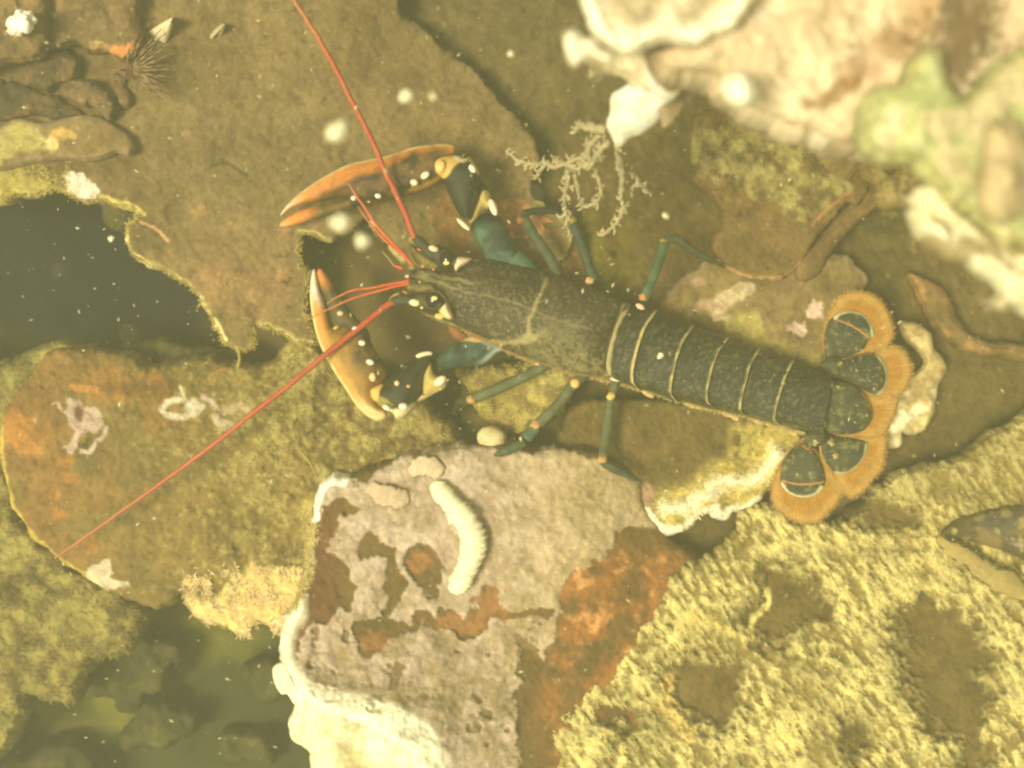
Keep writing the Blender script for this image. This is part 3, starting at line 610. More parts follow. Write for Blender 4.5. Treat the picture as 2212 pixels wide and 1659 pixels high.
# orange stone behind the far legs
def col(U, V, D):
    C = base(U, V, lin(176, 122, 74), lin(150, 106, 62), 30, 5, 131); return mixc(C, lin(222, 160, 100), .8 * ss(.1, .5, fbm(U, V, 22, 4, 132)))
rock("orange_stone", "salmon orange stone patch behind the raised claw's arm and the far legs", "stone",
     [(1060, 440), (1110, 425), (1160, 440), (1200, 470), (1215, 540), (1200, 600), (1150, 610), (1105, 570), (1070, 500)], -55, 60, col, mat="rock", res=3, warp=9, amp=10, seed=131)
rock("orange_stone", "flat salmon stone between the far middle legs", "stone",
     [(1190, 500), (1250, 490), (1262, 560), (1280, 620), (1230, 640), (1200, 590)], -70, 50, lambda U, V, D: base(U, V, lin(150, 112, 66), lin(130, 98, 54), 25, 4, 133), mat="rock", res=3, warp=6, amp=8, seed=133)

# pink-spotted boulder between abdomen and tail fan
def col(U, V, D):
    C = base(U, V, lin(136, 112, 68), lin(112, 92, 50), 50, 5, 141)
    C = patch(C, U, V, A4((110, 260), (160, 180), (250, 110), (350, 90), (400, 130), (330, 190), (260, 210), (220, 260), (260, 300), (200, 330), (130, 330)), lin(196, 172, 128), .9, 5, 14, 20, 2)
    C = patch(C, U, V, A4((260, 260), (380, 260), (450, 340), (520, 460), (420, 470), (250, 420), (200, 330)), lin(176, 158, 84), .8, 10, 20, 25, 3)
    C = patch(C, U, V, A4((700, 260), (770, 200), (820, 240), (820, 300), (760, 310)), lin(220, 186, 158), .9, 4, 12, 12, 4)
    C = patch(C, U, V, A4((580, 370), (640, 330), (710, 360), (700, 420), (640, 400)), lin(216, 182, 152), .9, 4, 12, 12, 5)
    C = blob(C, U, V, 1530, 660, 26, 14, lin(176, 140, 108), .8, .5, 15, 6); C = blob(C, U, V, 1508, 610, 16, 10, lin(176, 140, 108), .7, .5, 15, 7)
    C = line(C, U, V, A4((430, 500), (560, 500), (660, 520), (760, 560)), 14, lin(176, 158, 84), .6, 10, 8)
    C = mixc(C, lin(178, 150, 118), .6 * ss(-9, -2, D) * (V < 640))
    return C
o, d = rock("spotted_boulder", "brown boulder with pink white crust spots between the abdomen and the tail fan", "boulder",
     [(1440, 640), (1500, 590), (1560, 560), (1640, 575), (1730, 560), (1800, 545), (1850, 570), (1872, 610), (1860, 660), (1880, 760), (1820, 840), (1700, 840), (1560, 760), (1440, 700)],
     -60, 80, col, mat="rock", res=3, warp=9, wscale=30, amp=14, ascale=60, seed=141, rr=16)
# pointed brown slab with turf on top, upper right of centre
def col(U, V, D):
    C = base(U, V, lin(128, 100, 56), lin(106, 84, 46), 60, 5, 151)
    t = patch(np.zeros((len(U), 3)), U, V, [(1480, 300), (1600, 270), (1700, 300), (1850, 260), (1900, 380), (1860, 400), (1780, 440), (1740, 480), (1700, 460), (1640, 430), (1560, 400), (1500, 380)], np.ones(3), 1, 10, 30, 34, 3)[:, 0]
    C = mixc(C, base(U, V, lin(158, 142, 82), lin(108, 90, 50), 24, 5, 152, 1.8), t)
    C = mixc(C, lin(206, 160, 110), .8 * ss(-6, -1, D) * (V > 560))
    C = line(C, U, V, B8((220, 1120), (300, 1040), (400, 960)), 3, lin(190, 130, 80), .7, 3, 2)
    return C
o, d = rock("pointed_slab", "brown slab with a rounded point and mossy top beside the hanging white prong", "rock slab",
     [(1500, 260), (1560, 240), (1660, 250), (1800, 200), (1960, 250), (1930, 370), (1880, 400), (1855, 440), (1830, 440), (1790, 480), (1760, 520), (1735, 560), (1710, 585), (1690, 602), (1640, 602), (1590, 590), (1550, 565), (1540, 530), (1560, 480), (1540, 420), (1500, 380)],
     -10, 60, col, res=3, warp=8, wscale=30, amp=14, ascale=60, seed=151, rr=10, hf=lambda U, V, D: -25 * ss(350, 560, V) + 6 * fbm(U, V, 16, 3, 5) * ss(450, 400, V))
turf(d, ss(-.2, .4, fbm(d["U"], d["V"], 24, 5, 152)) * ss(480, 420, d["V"]), 3000, 8, 1.8, d['C'][:, :3] * 1.2, o, rise=.5, seed=24)
rock("stone", "narrow folded brown stone under the pointed slab's right side", "stone",
     [(1780, 500), (1830, 440), (1880, 400), (1900, 440), (1850, 480), (1800, 540), (1770, 590), (1730, 610), (1720, 580)], -40, 60, lambda U, V, D: base(U, V, lin(130, 100, 58), lin(100, 78, 42), 25, 4, 5), mat="rock", res=3, warp=5, amp=6, seed=155)

# far right: pale curled shell, orange stone, mussel
def col(U, V, D):
    C = base(U, V, lin(206, 182, 120), lin(172, 144, 88), 40, 4, 161); C = mixc(C, lin(240, 228, 180), ss(.0, .4, fbm(U, V, 40, 3, 162)) * ss(780, 900, V)); return C
m = MB(); slab(m, A4((1310, 330), (1400, 330), (1470, 400), (1500, 490), (1560, 560), (1575, 640), (1530, 720), (1510, 860), (1450, 970), (1370, 1030), (1300, 1010), (1290, 1090), (1190, 1100), (1170, 1020), (1210, 900), (1240, 800), (1310, 740), (1330, 670), (1400, 640), (1450, 570), (1400, 500), (1330, 420)), -50, 50, col, res=2.8, warp=6, amp=14, ascale=30, seed=161, rr=12)
o = m.build("curled_shell", M["white_shell"]); tag(o, "pale curled shell edge lying behind the tail fan", "shell")
def col(U, V, D):
    C = base(U, V, lin(132, 104, 58), lin(112, 90, 50), 40, 5, 171); return mixc(C, lin(184, 136, 84), .5 * ss(-30, -4, D) * ss(-.3, .3, fbm(U, V, 20, 4, 172)))
rock("orange_stone", "orange edged stone at the right edge beyond the tail fan", "stone",
     B8((700, 1370), (780, 1380), (860, 1430), (920, 1530), (970, 1620), (1030, 1680), (1200, 1720), (1450, 1700), (1450, 1780), (1250, 1790), (1050, 1760), (900, 1700), (820, 1600), (760, 1480)), -70, 60, col, mat="rock", res=3.5, warp=8, seed=171)
def col(U, V, D):
    C = base(U, V, lin(86, 76, 50), lin(128, 108, 66), 30, 5, 181, 1.8); C = mixc(C, lin(74, 74, 74), .5 * ss(.1, .4, fbm(U, V, 50, 3, 5))); C = mixc(C, lin(160, 145, 130), .6 * ss(.25, .5, fbm(U * .4 + V, V * 2.2 - U * .5, 40, 4, 182)))
    C = mixc(C, lin(176, 154, 92), .7 * ss(.1, .4, fbm(U, V, 18, 4, 188))); return np.concatenate([C, np.full((len(C), 1), .8)], 1)
m = MB(); pillow(m, B7((870, 480), (960, 410), (1080, 380), (1200, 360), (1500, 330), (1600, 500), (1500, 720), (1300, 640), (1180, 580), (1050, 540), (930, 510)), -10, 48, 60, col, res=3.5, warp=4, amp=5)
o = m.build("mussel", M["rock"]); tag(o, "blue grey mussel shell half sunk in turf at the right edge", "mussel")
m = MB(); tube(m, B7((850, 510), (950, 580), (1060, 650), (1180, 730), (1300, 800)) and [(2027, 1161, 16), (2070, 1192, 22), (2118, 1222, 24), (2170, 1256, 24), (2240, 1300, 22)], [7, 15, 20, 20, 16], np.append(lin(168, 144, 84), .8), n=14, bump=1.3, flat=.4)
o = m.build("turf_ridge", M["rock"]); tag(o, "tan twig like ridge running along the mussel's lower side", "ridge")

# ------------------------------------------------------------------ upper left rubble
rub = [([(-200, -200), (70, -200), (95, -20), (105, 40), (95, 100), (60, 125), (10, 130), (-200, 160)], 40, "rounded grey brown stone in the top left corner with a white barnacle on it", (130, 102, 62), (108, 86, 54)),
       (B1((330, -200), (880, -200), (905, 0), (900, 120), (930, 220), (900, 330), (850, 385), (760, 370), (700, 320), (600, 340), (540, 290), (480, 270), (400, 290), (300, 330), (310, 200), (330, 60)), 10, "flat red brown stone with an orange lower corner at the top left", (132, 104, 64), (108, 86, 54)),
       (B1((400, 560), (520, 530), (640, 550), (720, 620), (760, 700), (760, 780), (720, 800), (660, 740), (600, 690), (560, 710), (480, 660)), 0, "curled reddish flake of stone left of the anemone", (128, 100, 66), (104, 82, 54)),
       (B1((180, 440), (340, 340), (440, 340), (520, 420), (500, 520), (400, 560), (300, 600), (200, 560)), -10, "lumpy dark red stone under the flat red brown stone", (112, 86, 54), (84, 68, 44)),
       (B1((750, 500), (810, 490), (860, 600), (870, 680), (820, 720), (770, 650)), -20, "small upright brown stone touching the anemone", (122, 96, 62), (104, 82, 54)),
       (B1((-200, 520), (20, 540), (140, 560), (280, 620), (400, 640), (500, 700), (560, 760), (400, 790), (240, 780), (100, 800), (-200, 800)), -25, "dark mottled stone at the left edge above the ledge lip", (104, 80, 48), (74, 62, 42))]
for i, (pl, hh, lb, c1, c2) in enumerate(rub):
    def col(U, V, D, c1=c1, c2=c2, i=i):
        C = base(U, V, lin(*c1), lin(*c2), 36, 5, 200 + i, 1.7)
        if i == 1:
            C = blob(C, U, V, 262, 108, 30, 16, lin(215, 140, 76), .9, .7, 16, 3); C = line(C, U, V, B1((880, 60), (890, 130), (920, 220), (910, 290)), 4, lin(190, 130, 80), .7, 4, 3)
            C = blob(C, U, V, 215, 98, 20, 10, lin(190, 150, 95), .8, .7, 16, 5)
        return mixc(C, lin(190, 160, 110), .5 * ss(.45, .7, fbm(U, V, 14, 3, 211 + i)))
    rock("rubble_stone", lb, "stone", pl, hh, 70, col, mat="rock", group="stones of the rubble heap at the upper left", res=3, warp=8, wscale=24, amp=14, ascale=40, seed=201 + i, rr=16)
def cone(u, v, pts, h, hh, c, name, label, cat, grp=None):
    m = MB(); P = spline(pts, 1); n = len(P); N = 14
    ring = []; 
    for k in range(N + 1):
        t = k / N; f = (1 - t); x = u + (P[:, 0] - u) * f * (1 + .04 * math.sin(k * 2.3)); y = v + (P[:, 1] - v) * f
        ring.append(at(x, y, h + hh * t * (1.15 - .15 * t) + 0 * x))
    I = np.arange((N + 1) * n).reshape(N + 1, n); J = np.roll(I, -1, 1)
    Q = np.stack([I[:-1], J[:-1], J[1:], I[1:]], -1).reshape(-1, 4)
    m.add(np.concatenate(ring), Q[:, ::-1], None, np.append(lin(*c), .6)); o = m.build(name, M["white_shell"]); return tag(o, label, cat, grp)
cone(372, 38, B1((980, 215), (1010, 240), (1060, 272), (1100, 285), (1130, 240), (1150, 170), (1145, 115), (1080, 150)), -40, 60, (226, 206, 158), "barnacle", "white pointed barnacle just above the anemone", "barnacle", "barnacles at the upper left")
cone(486, 52, B1((1385, 250), (1400, 270), (1420, 240), (1450, 250), (1475, 245), (1500, 160), (1470, 150), (1420, 200)), -45, 45, (196, 176, 124), "barnacle", "smaller tan pointed barnacle right of the white one", "barnacle", "barnacles at the upper left")
m = MB(); ball(m, 44, 50, 70, 27, 25, 22, .4, np.append(lin(252, 244, 222), .7), n=20, lump=.5, seed=4); ball(m, 62, 40, 66, 16, 14, 12, .9, np.append(lin(240, 228, 200), .7), n=14, lump=.6, seed=6); ball(m, 34, 66, 62, 17, 13, 12, .2, np.append(lin(228, 210, 176), .7), n=14, lump=.6, seed=7)
tag(m.build("barnacle", M["white_shell"]), "bright white round barnacle on the top left corner stone", "barnacle", "barnacles at the upper left")

# anemone / fan worm
an = empty("sea_anemone", 268, 150, -60); tag(an, "brown sea anemone with a fan of thin striped tentacles among the upper left rubble", "sea anemone")
m = MB(); tube(m, [(272, 152, -70), (278, 152, -40), (284, 151, -22)], [26, 22, 17], np.append(lin(120, 92, 60), .7), n=16, bump=.2); m.build("column", M["rock"], an)
r_ = np.random.default_rng(5)
for k in range(34):
    a = math.radians(-95 + 190 * (k / 37) + r_.normal(0, 4)) if k < 30 else r_.random() * 6.28
    L = (66 + 40 * r_.random()) * (1 if k < 30 else .55); L *= 1 + .15 * math.cos(a)
    ca, sa = math.cos(a), math.sin(a); bd = r_.normal(0, 8)
    pts = [(278 + 8 * ca, 150 + 8 * sa, -28), (278 + L * .4 * ca, 150 + L * .4 * sa, 4 + r_.normal(0, 5)), (278 + L * .75 * ca - bd * sa * .5, 150 + L * .75 * sa + bd * ca * .5, 8 + r_.normal(0, 5)), (278 + L * ca - bd * sa, 150 + L * sa + bd * ca, r_.normal(-6, 6))]
    m = MB()
    tube(m, pts, [2.4, 1.8, 1.3, .6], lambda t: np.concatenate([mixc(np.broadcast_to(lin(172, 142, 102), (len(t), 3)).copy(), lin(128, 102, 70), ss(.3, .7, np.sin(t * 30) * .5 + .5)), np.full((len(t), 1), .5)], 1), n=6, sub=6)
    m.build("tentacle", M["turf"], an)

# ------------------------------------------------------------------ near cluster, upper right (close to the camera)
NH = 800
def ncol(c1, c2, c3, seed, s=60):
    def f(U, V, D):
        C = base(U, V, lin(*c1), lin(*c2), s, 4, seed, 1.5); return mixc(C, lin(*c3), .8 * ss(.15, .5, fbm(U, V, s * .8, 4, seed + 1)))
    return f
def lumps(a, s, seed): return lambda U, V, D: a * fbm(U, V, s, 4, seed) + a * .7 * ridged(U, V, s * .7, 2, seed)
m = MB(); slab(m, [(1450, -250), (1470, 20), (1450, 80), (1420, 130), (1530, 160), (1565, 180), (1585, 212), (1640, 235), (1700, 262), (1760, 285), (1840, 315), (1900, 320), (1980, 300), (2100, 320), (2300, 340), (2600, 300), (2600, -250)], NH, 210, 
               lambda U, V, D: line(line(line(ncol((222, 198, 156), (198, 170, 128), (238, 220, 184), 301, 120)(U, V, D), U, V, B8((420, 360), (560, 260), (700, 180), (800, 0)), 34, lin(158, 118, 74), .7, 26, 3), U, V, B8((200, 530), (330, 480), (440, 400)), 16, lin(140, 100, 48), .8, 16, 4), U, V, B8((900, 280), (960, 200), (1000, 60), (1000, -100)), 70, lin(104, 80, 46), .9, 50, 5), res=5, warp=18, wscale=60, amp=34, ascale=120, seed=301, mod=.4, rr=50, hf=lumps(14, 150, 302))
near = m.build("lumpy_oyster_mass", M["white_shell"]); tag(near, "large blurred pinkish cream lump of oysters hanging close over the top right corner", "oyster mass")
def zlin0(p0, h0, p1, h1):
    d = np.array(p1, float) - p0; L = d @ d
    return lambda U, V: h0 + (h1 - h0) * np.clip(((U - p0[0]) * d[0] + (V - p0[1]) * d[1]) / L, 0, 1)
# flat oyster valve upper centre
def col(U, V, D):
    C = base(U, V, lin(186, 164, 122), lin(164, 142, 104), 50, 4, 311)
    C = mixc(C, lin(252, 238, 200), ss(-64, -10, D + 12 * fbm(U, V, 30, 3, 4)))
    C = line(C, U, V, A6((1110, -60), (1060, 0), (1010, 120), (970, 240)), 22, lin(236, 214, 176), .7, 14, 4, .9); return C
m = MB(); slab(m, A6((300, -300), (340, -40), (400, 100), (450, 220), (520, 310), (620, 380), (760, 400), (900, 330), (1050, 300), (1250, 330), (1400, 260), (1600, 150), (1700, -300)), 850, 60, col, res=4, warp=5, amp=12, seed=311, rr=16, hf=lambda U, V, D: -8 * ss(-15, -40, D))
o = m.build("oyster_shell", M["white_shell"]); tag(o, "dished oyster shell with a bright white rim cut by the top edge", "oyster shell")
m = MB(); slab(m, [(1270, 120), (1330, 100), (1420, 105), (1500, 90), (1580, 110), (1600, 180), (1560, 160), (1530, 185), (1500, 170), (1440, 190), (1400, 200), (1360, 170), (1300, 140)], 620, 60, ncol((226, 206, 162), (206, 184, 132), (240, 222, 180), 321, 40), res=4, warp=8, amp=20, seed=321, rr=24)
o = m.build("shell_base", M["white_shell"]); tag(o, "cream lumpy shell base from which the white prong hangs", "shell")
m = MB(); pillow(m, A6((200, 290), (250, 230), (310, 240), (360, 290), (460, 300), (520, 380), (600, 430), (600, 520), (520, 510), (440, 460), (380, 480), (320, 530), (260, 510), (230, 440)), 860, 24, 26, ncol((248, 232, 196), (228, 206, 164), (250, 240, 210), 322, 30), res=3.5, warp=4, amp=6)
o = m.build("oyster_stub", M["white_shell"]); tag(o, "blurred white knobbly stub pointing left from the shells at the top", "shell")
m = MB(); pillow(m, A6((570, 820), (590, 740), (650, 690), (760, 610), (860, 500), (1000, 420), (1200, 420), (1290, 530), (1180, 660), (1080, 760), (1000, 850), (980, 920), (900, 1000), (820, 1060), (720, 1090), (665, 1145), (610, 1140), (570, 1070), (540, 980), (560, 900)), zlin0((1470, 130), 690, (1330, 310), 390), 46, 40, ncol((255, 250, 228), (250, 240, 206), (255, 248, 228), 323, 30), res=3, warp=4, amp=8, ascale=40, blur=2)
o = m.build("white_prong", M["white_shell"]); tag(o, "bright white pointed prong hanging down left with branching growth at its tip", "shell prong")
# pale bulge and stub
m = MB(); pillow(m, [(1560, 170), (1590, 150), (1625, 160), (1640, 210), (1610, 235), (1575, 225), (1558, 200)], 880, 40, 36, ncol((250, 238, 200), (240, 222, 176), (250, 240, 210), 324), res=3.5, amp=6)
o = m.build("oyster_nodule", M["white_shell"]); tag(o, "rounded white knob on the lower edge of the pinkish oyster mass", "shell")
# green sponge
def col(U, V, D):
    C = base(U, V, lin(176, 176, 112), lin(156, 150, 90), 90, 4, 331, 1.2); C = mixc(C, lin(188, 186, 128), ss(.1, .4, ridged(U, V, 110, 2, 332) - .45)); C = mixc(C, lin(196, 172, 128), .8 * ss(.25, .5, fbm(U, V, 120, 3, 333))); 
    C = line(C, U, V, B8((640, 570), (600, 680), (580, 740)), 22, lin(206, 182, 142), .8, 14, 3)
    return mixc(C, lin(190, 182, 120), .8 * ss(-22, -8, D))
m = MB(); slab(m, B8((500, 500), (560, 440), (700, 400), (740, 280), (860, 250), (900, 420), (1000, 500), (1100, 380), (1300, 250), (1600, 300), (1600, 1500), (1300, 1230), (1150, 1200), (1000, 1030), (920, 1010), (850, 900), (780, 820), (700, 780), (560, 760), (490, 680)), 900, 120, col, res=5, warp=9, amp=22, ascale=120, seed=331, rr=34, hf=lumps(9, 120, 334))
o = m.build("green_sponge", M["white_shell"]); tag(o, "smooth yellow green sponge with pale folds at the right edge", "sponge")
m = MB(); pillow(m, B8((1080, 640), (1200, 600), (1320, 700), (1320, 1000), (1180, 1120), (1080, 1080), (1030, 960), (1060, 800)), 990, 50, 60, ncol((196, 172, 124), (176, 150, 104), (204, 184, 138), 341), res=4, amp=14)
o = m.build("tan_sponge", M["white_shell"]); tag(o, "smooth tan rounded lobe in front of the green sponge at the right edge", "sponge")
# ochre mesh-like sponge below
m = MB(); d = slab(m, B8((500, 720), (620, 770), (760, 830), (840, 920), (760, 960), (700, 1010), (600, 1010), (560, 950), (520, 860), (470, 780), (380, 740), (220, 640), (300, 580), (420, 600)), 380, 120, lambda U, V, D: mixc(base(U, V, lin(156, 134, 78), lin(136, 114, 64), 40, 4, 351), lin(112, 88, 40), ss(.2, .5, fbm(U, V, 22, 3, 352))), res=3.5, warp=10, amp=20, ascale=30, seed=351, rr=18)
o = m.build("ochre_sponge", M["rock"]); tag(o, "ochre pitted sponge under the green sponge's lower edge", "sponge")
# white scalloped shell edge
def col(U, V, D):
    C = base(U, V, lin(226, 216, 172), lin(206, 192, 144), 40, 4, 361)
    C = mixc(C, lin(140, 116, 66), .85 * ss(.1, .3, fbm(U, V, 44, 4, 362) + .5 * ss(-24, -50, D))); C = line(C, U, V, B8((740, 1070), (850, 1080), (950, 1100)), 2.5, lin(190, 165, 100), .7, 3, 3); return C
m = MB(); slab(m, B8((700, 990), (760, 930), (840, 930), (900, 1010), (1000, 1100), (1150, 1180), (1300, 1250), (1500, 1300), (1500, 1650), (1250, 1530), (1180, 1545), (1120, 1500), (1170, 1450), (1100, 1380), (1000, 1310), (900, 1270), (820, 1220), (750, 1150), (720, 1080)), 880, 60, col, res=3.5, warp=5, amp=14, seed=361, rr=14)
o = m.build("oyster_shell", M["white_shell"]); tag(o, "white scalloped oyster shell rim at the right edge below the sponges", "oyster shell")

# branching hydroid hanging from the prong
hy = MB(); r_ = np.random.default_rng(9); HC1 = lin(196, 178, 132)
def twig(pts, r0, h0, h1, side=.5):
    P = spline([(a, b, h0 + (h1 - h0) * i / (len(pts) - 1)) for i, (a, b) in enumerate(pts)], 6, False)
    P[:, :2] += r_.normal(0, .9, (len(P), 2))
    r0 = r0 * 1.3; rr = np.linspace(r0, r0 * .6, len(P)) * (1 + .5 * r_.random(len(P)))
    tube(hy, P, rr, np.append(HC1 * (.85 + .3 * r_.random()), .8), n=8, sub=1, bump=.6, seed=int(r_.random() * 99))
    for i in range(2, len(P), 2):
        for _ in range(2):
            a = r_.random() * 6.28; L = 7 + 12 * r_.random()
            q = P[i]; tube(hy, [tuple(q), (q[0] + L * .6 * math.cos(a), q[1] + L * .6 * math.sin(a), q[2] + r_.normal(0, 3)), (q[0] + L * math.cos(a + .3), q[1] + L * math.sin(a + .3), q[2] + r_.normal(0, 5))], [r0 * .6, r0 * .6, r0 * .4], np.append(HC1 * (.9 + .3 * r_.random()), .8), n=6, sub=2, bump=.5)
for pts, r0, h0, h1 in ((A6((560, 1110), (480, 1200), (420, 1290), (330, 1300), (250, 1340), (235, 1450), (210, 1560), (220, 1640), (200, 1700)), 4.2, 370, 120),
                        (A6((630, 1130), (640, 1220), (660, 1330), (665, 1450), (660, 1540), (690, 1640)), 4.4, 370, 200), ([(1345, 450), (1340, 470), (1325, 488), (1300, 510)], 3.4, 200, 150),
                        (A6((530, 1020), (430, 1010), (350, 985), (300, 1025)), 4.4, 390, 330), (A6((300, 1320), (220, 1290), (140, 1310), (60, 1280), (-20, 1290), (-130, 1270), (-240, 1200)), 3.4, 280, 180),
                        (A6((150, 1300), (150, 1235)), 3, 240, 240), (A6((60, 1290), (20, 1350), (0, 1400)), 2.8, 230, 210), (A6((440, 1290), (480, 1390), (500, 1520), (460, 1590), (360, 1625)), 3.2, 290, 170),
                        (A6((670, 1340), (760, 1370), (820, 1450), (880, 1510)), 3.4, 290, 220), (A6((800, 1430), (710, 1500)), 2.4, 240, 220), (A6((290, 1370), (320, 1480), (340, 1580)), 2.8, 230, 180),
                        (A6((420, 1290), (400, 1180), (450, 1090), (530, 1060)), 4, 300, 370), (A6((500, 1180), (440, 1120), (380, 1180)), 3.2, 330, 300), (A6((220, 1640), (230, 1760), (250, 1800)), 2.6, 120, 80), (A6((400, 1240), (340, 1240), (260, 1260)), 3, 300, 270)):
    twig(pts, r0, h0, h1)
o = hy.build("branching_hydroid", M["turf"]); tag(o, "tan branching hydroid dangling from the tip of the white prong", "hydroid")

# little fuzzy turf thread near the crusted rock's corner
m = MB(); tube(m, [(650, 975, 0), (670, 1000, 10), (685, 1030, 20)], [3, 3, 2.5], np.append(lin(178, 160, 84), .9), bump=.5); o = m.build("weed_strand", M["turf"]); tag(o, "thin fuzzy weed strand rising from the white rim's upper end", "weed")

# ------------------------------------------------------------------ LOBSTER
lob = empty("lobster", 1200, 700, -20); tag(lob, "dark olive and blue green lobster with orange claws and long red antennae, tail fan spread", "lobster")
B = MB()
G_DK = lin(62, 62, 36); G_BL = lin(46, 62, 50); TEAL = lin(66, 98, 74); GOLD = lin(204, 124, 48); ORC = lin(226, 150, 78); CRM = lin(246, 226, 178); DUST = lin(150, 136, 84)
def a4(C, r): return np.concatenate([C, np.full((len(C), 1), r) if np.isscalar(r) else r[:, None]], 1)
# --- carapace
CAR = [(876, 590), (888, 583), (905, 581), (925, 578), (950, 586), (980, 585), (1000, 573), (1018, 560), (1055, 560), (1090, 566), (1125, 571), (1190, 590), (1263, 615), (1300, 627), (1350, 650), (1362, 660), (1345, 690), (1326, 740), (1316, 785), (1322, 815), (1290, 816), (1240, 809), (1165, 786), (1090, 758), (1047, 735), (1018, 722), (985, 700), (976, 672), (966, 648), (953, 632), (933, 620), (903, 608), (883, 602)]
GRV = [A3((520, 760), (480, 850), (440, 930), (405, 1030), (370, 1110), (365, 1240), (300, 1290), (150, 1300), (-60, 1290))]
def ccol(U, V, D):
    C = base(U, V, lin(60, 48, 28), lin(34, 32, 20), 60, 5, 401)
    # axis parameter: dusty toward lower back flank
    lowr = ss(-40, 90, (V - 640) * .93 - (U - 1100) * .37) * ss(1000, 1250, U)
    C = mixc(C, DUST, .75 * lowr * ss(-.7, .6, fbm(U, V, 5, 2, 402) + .5 * fbm(U, V, 60, 3, 7)))
    C = mixc(C, DUST, .42 * ss(.0, .6, fbm(U, V, 5, 2, 403)))
    C = mixc(C, DUST, .55 * ss(1010, 900, U) * ss(-.2, .4, fbm(U, V, 12, 3, 5)))
    C = line(C, U, V, [(890, 597), (950, 612), (1000, 630), (1060, 640), (1110, 653), (1150, 670), (1200, 690), (1280, 712)], 1.8, lin(150, 130, 82), .55, 3, 5)
    C = line(C, U, V, [(905, 588), (960, 598), (1020, 612)], 3.5, DUST, .7, 4, 6)
    C = line(C, U, V, GRV[0], 4, lin(172, 152, 98), .75, 6, 7, .8)
    C = line(C, U, V, A3((510, 770), (560, 850), (600, 930)), 4, DUST, .22, 8, 7, .9)
    C = line(C, U, V, A3((360, 1240), (430, 1250), (500, 1200)), 6, DUST, .45, 8, 8, .9)
    C = blob(C, U, V, 1142, 730, 22, 12, lin(170, 154, 98), .8, .6, 12, 9)
    C = line(C, U, V, A3((1190, 970), (1120, 1150), (1060, 1300), (1000, 1480)), 3.2, lin(176, 154, 100), .7, 4, 9); C = line(C, U, V, A3((1215, 1000), (1150, 1150), (1100, 1290), (1060, 1420), (1040, 1500)), 2.5, lin(44, 38, 26), .8, 2, 9); C = line(C, U, V, A3((1250, 1000), (1190, 1120), (1150, 1240), (1110, 1380), (1075, 1480), (1060, 1570)), 6.5, lin(186, 164, 108), .92, 5, 11, .5)
    C = mixc(C, lin(190, 146, 78), .8 * ss(-6, -1, D) * ss(700, 720, V))
    return a4(C, .42 + .25 * lowr)
def czc(U, V): return 26 + 0 * U + 12 * ss(1100, 880, U)
P = spline(CAR, 5)
def cTilt(U, V): return 0 * U
pillow(B, CAR, czc, 78, 88, ccol, res=2.2, Tb=30, blur=7, amp=1.5, ascale=10)
# grooved neck ridge : raised band at the rear of the carapace
# --- abdomen
LN = [[(1352, 655), (1330, 700), (1316, 745), (1308, 785), (1312, 808), (1326, 820)],
      [(1420, 673), (1393, 710), (1378, 755), (1368, 800), (1369, 826), (1384, 842)],
      [(1500, 704), (1474, 742), (1461, 780), (1452, 825), (1450, 850), (1466, 868)],
      [(1577, 730), (1551, 762), (1538, 800), (1528, 848), (1530, 868), (1552, 884)],
      [(1643, 755), (1622, 788), (1612, 825), (1602, 865), (1601, 888), (1618, 900)],
      [(1715, 781), (1698, 814), (1686, 850), (1676, 888), (1674, 906), (1690, 920)],
      [(1796, 815), (1793, 838), (1788, 868), (1783, 900), (1779, 930), (1782, 938)]]
NS = 48
LS = [np.array([[np.interp(s * 5, range(len(q)), q[:, j]) for j in (0, 1)] for s in (1 - np.cos(np.linspace(0, 1, NS) * math.pi)) / 2 * .999]) for q in [spline(l, 10, False)[::10] if False else np.array(l, float) for l in LN]]
def smooth1(a):
    for _ in range(3): a[1:-1] = (a[:-2] + 2 * a[1:-1] + a[2:]) / 4
    return a
LS = [smooth1(a) for a in LS]
hts = [88, 84, 80, 75, 70, 64, 50]
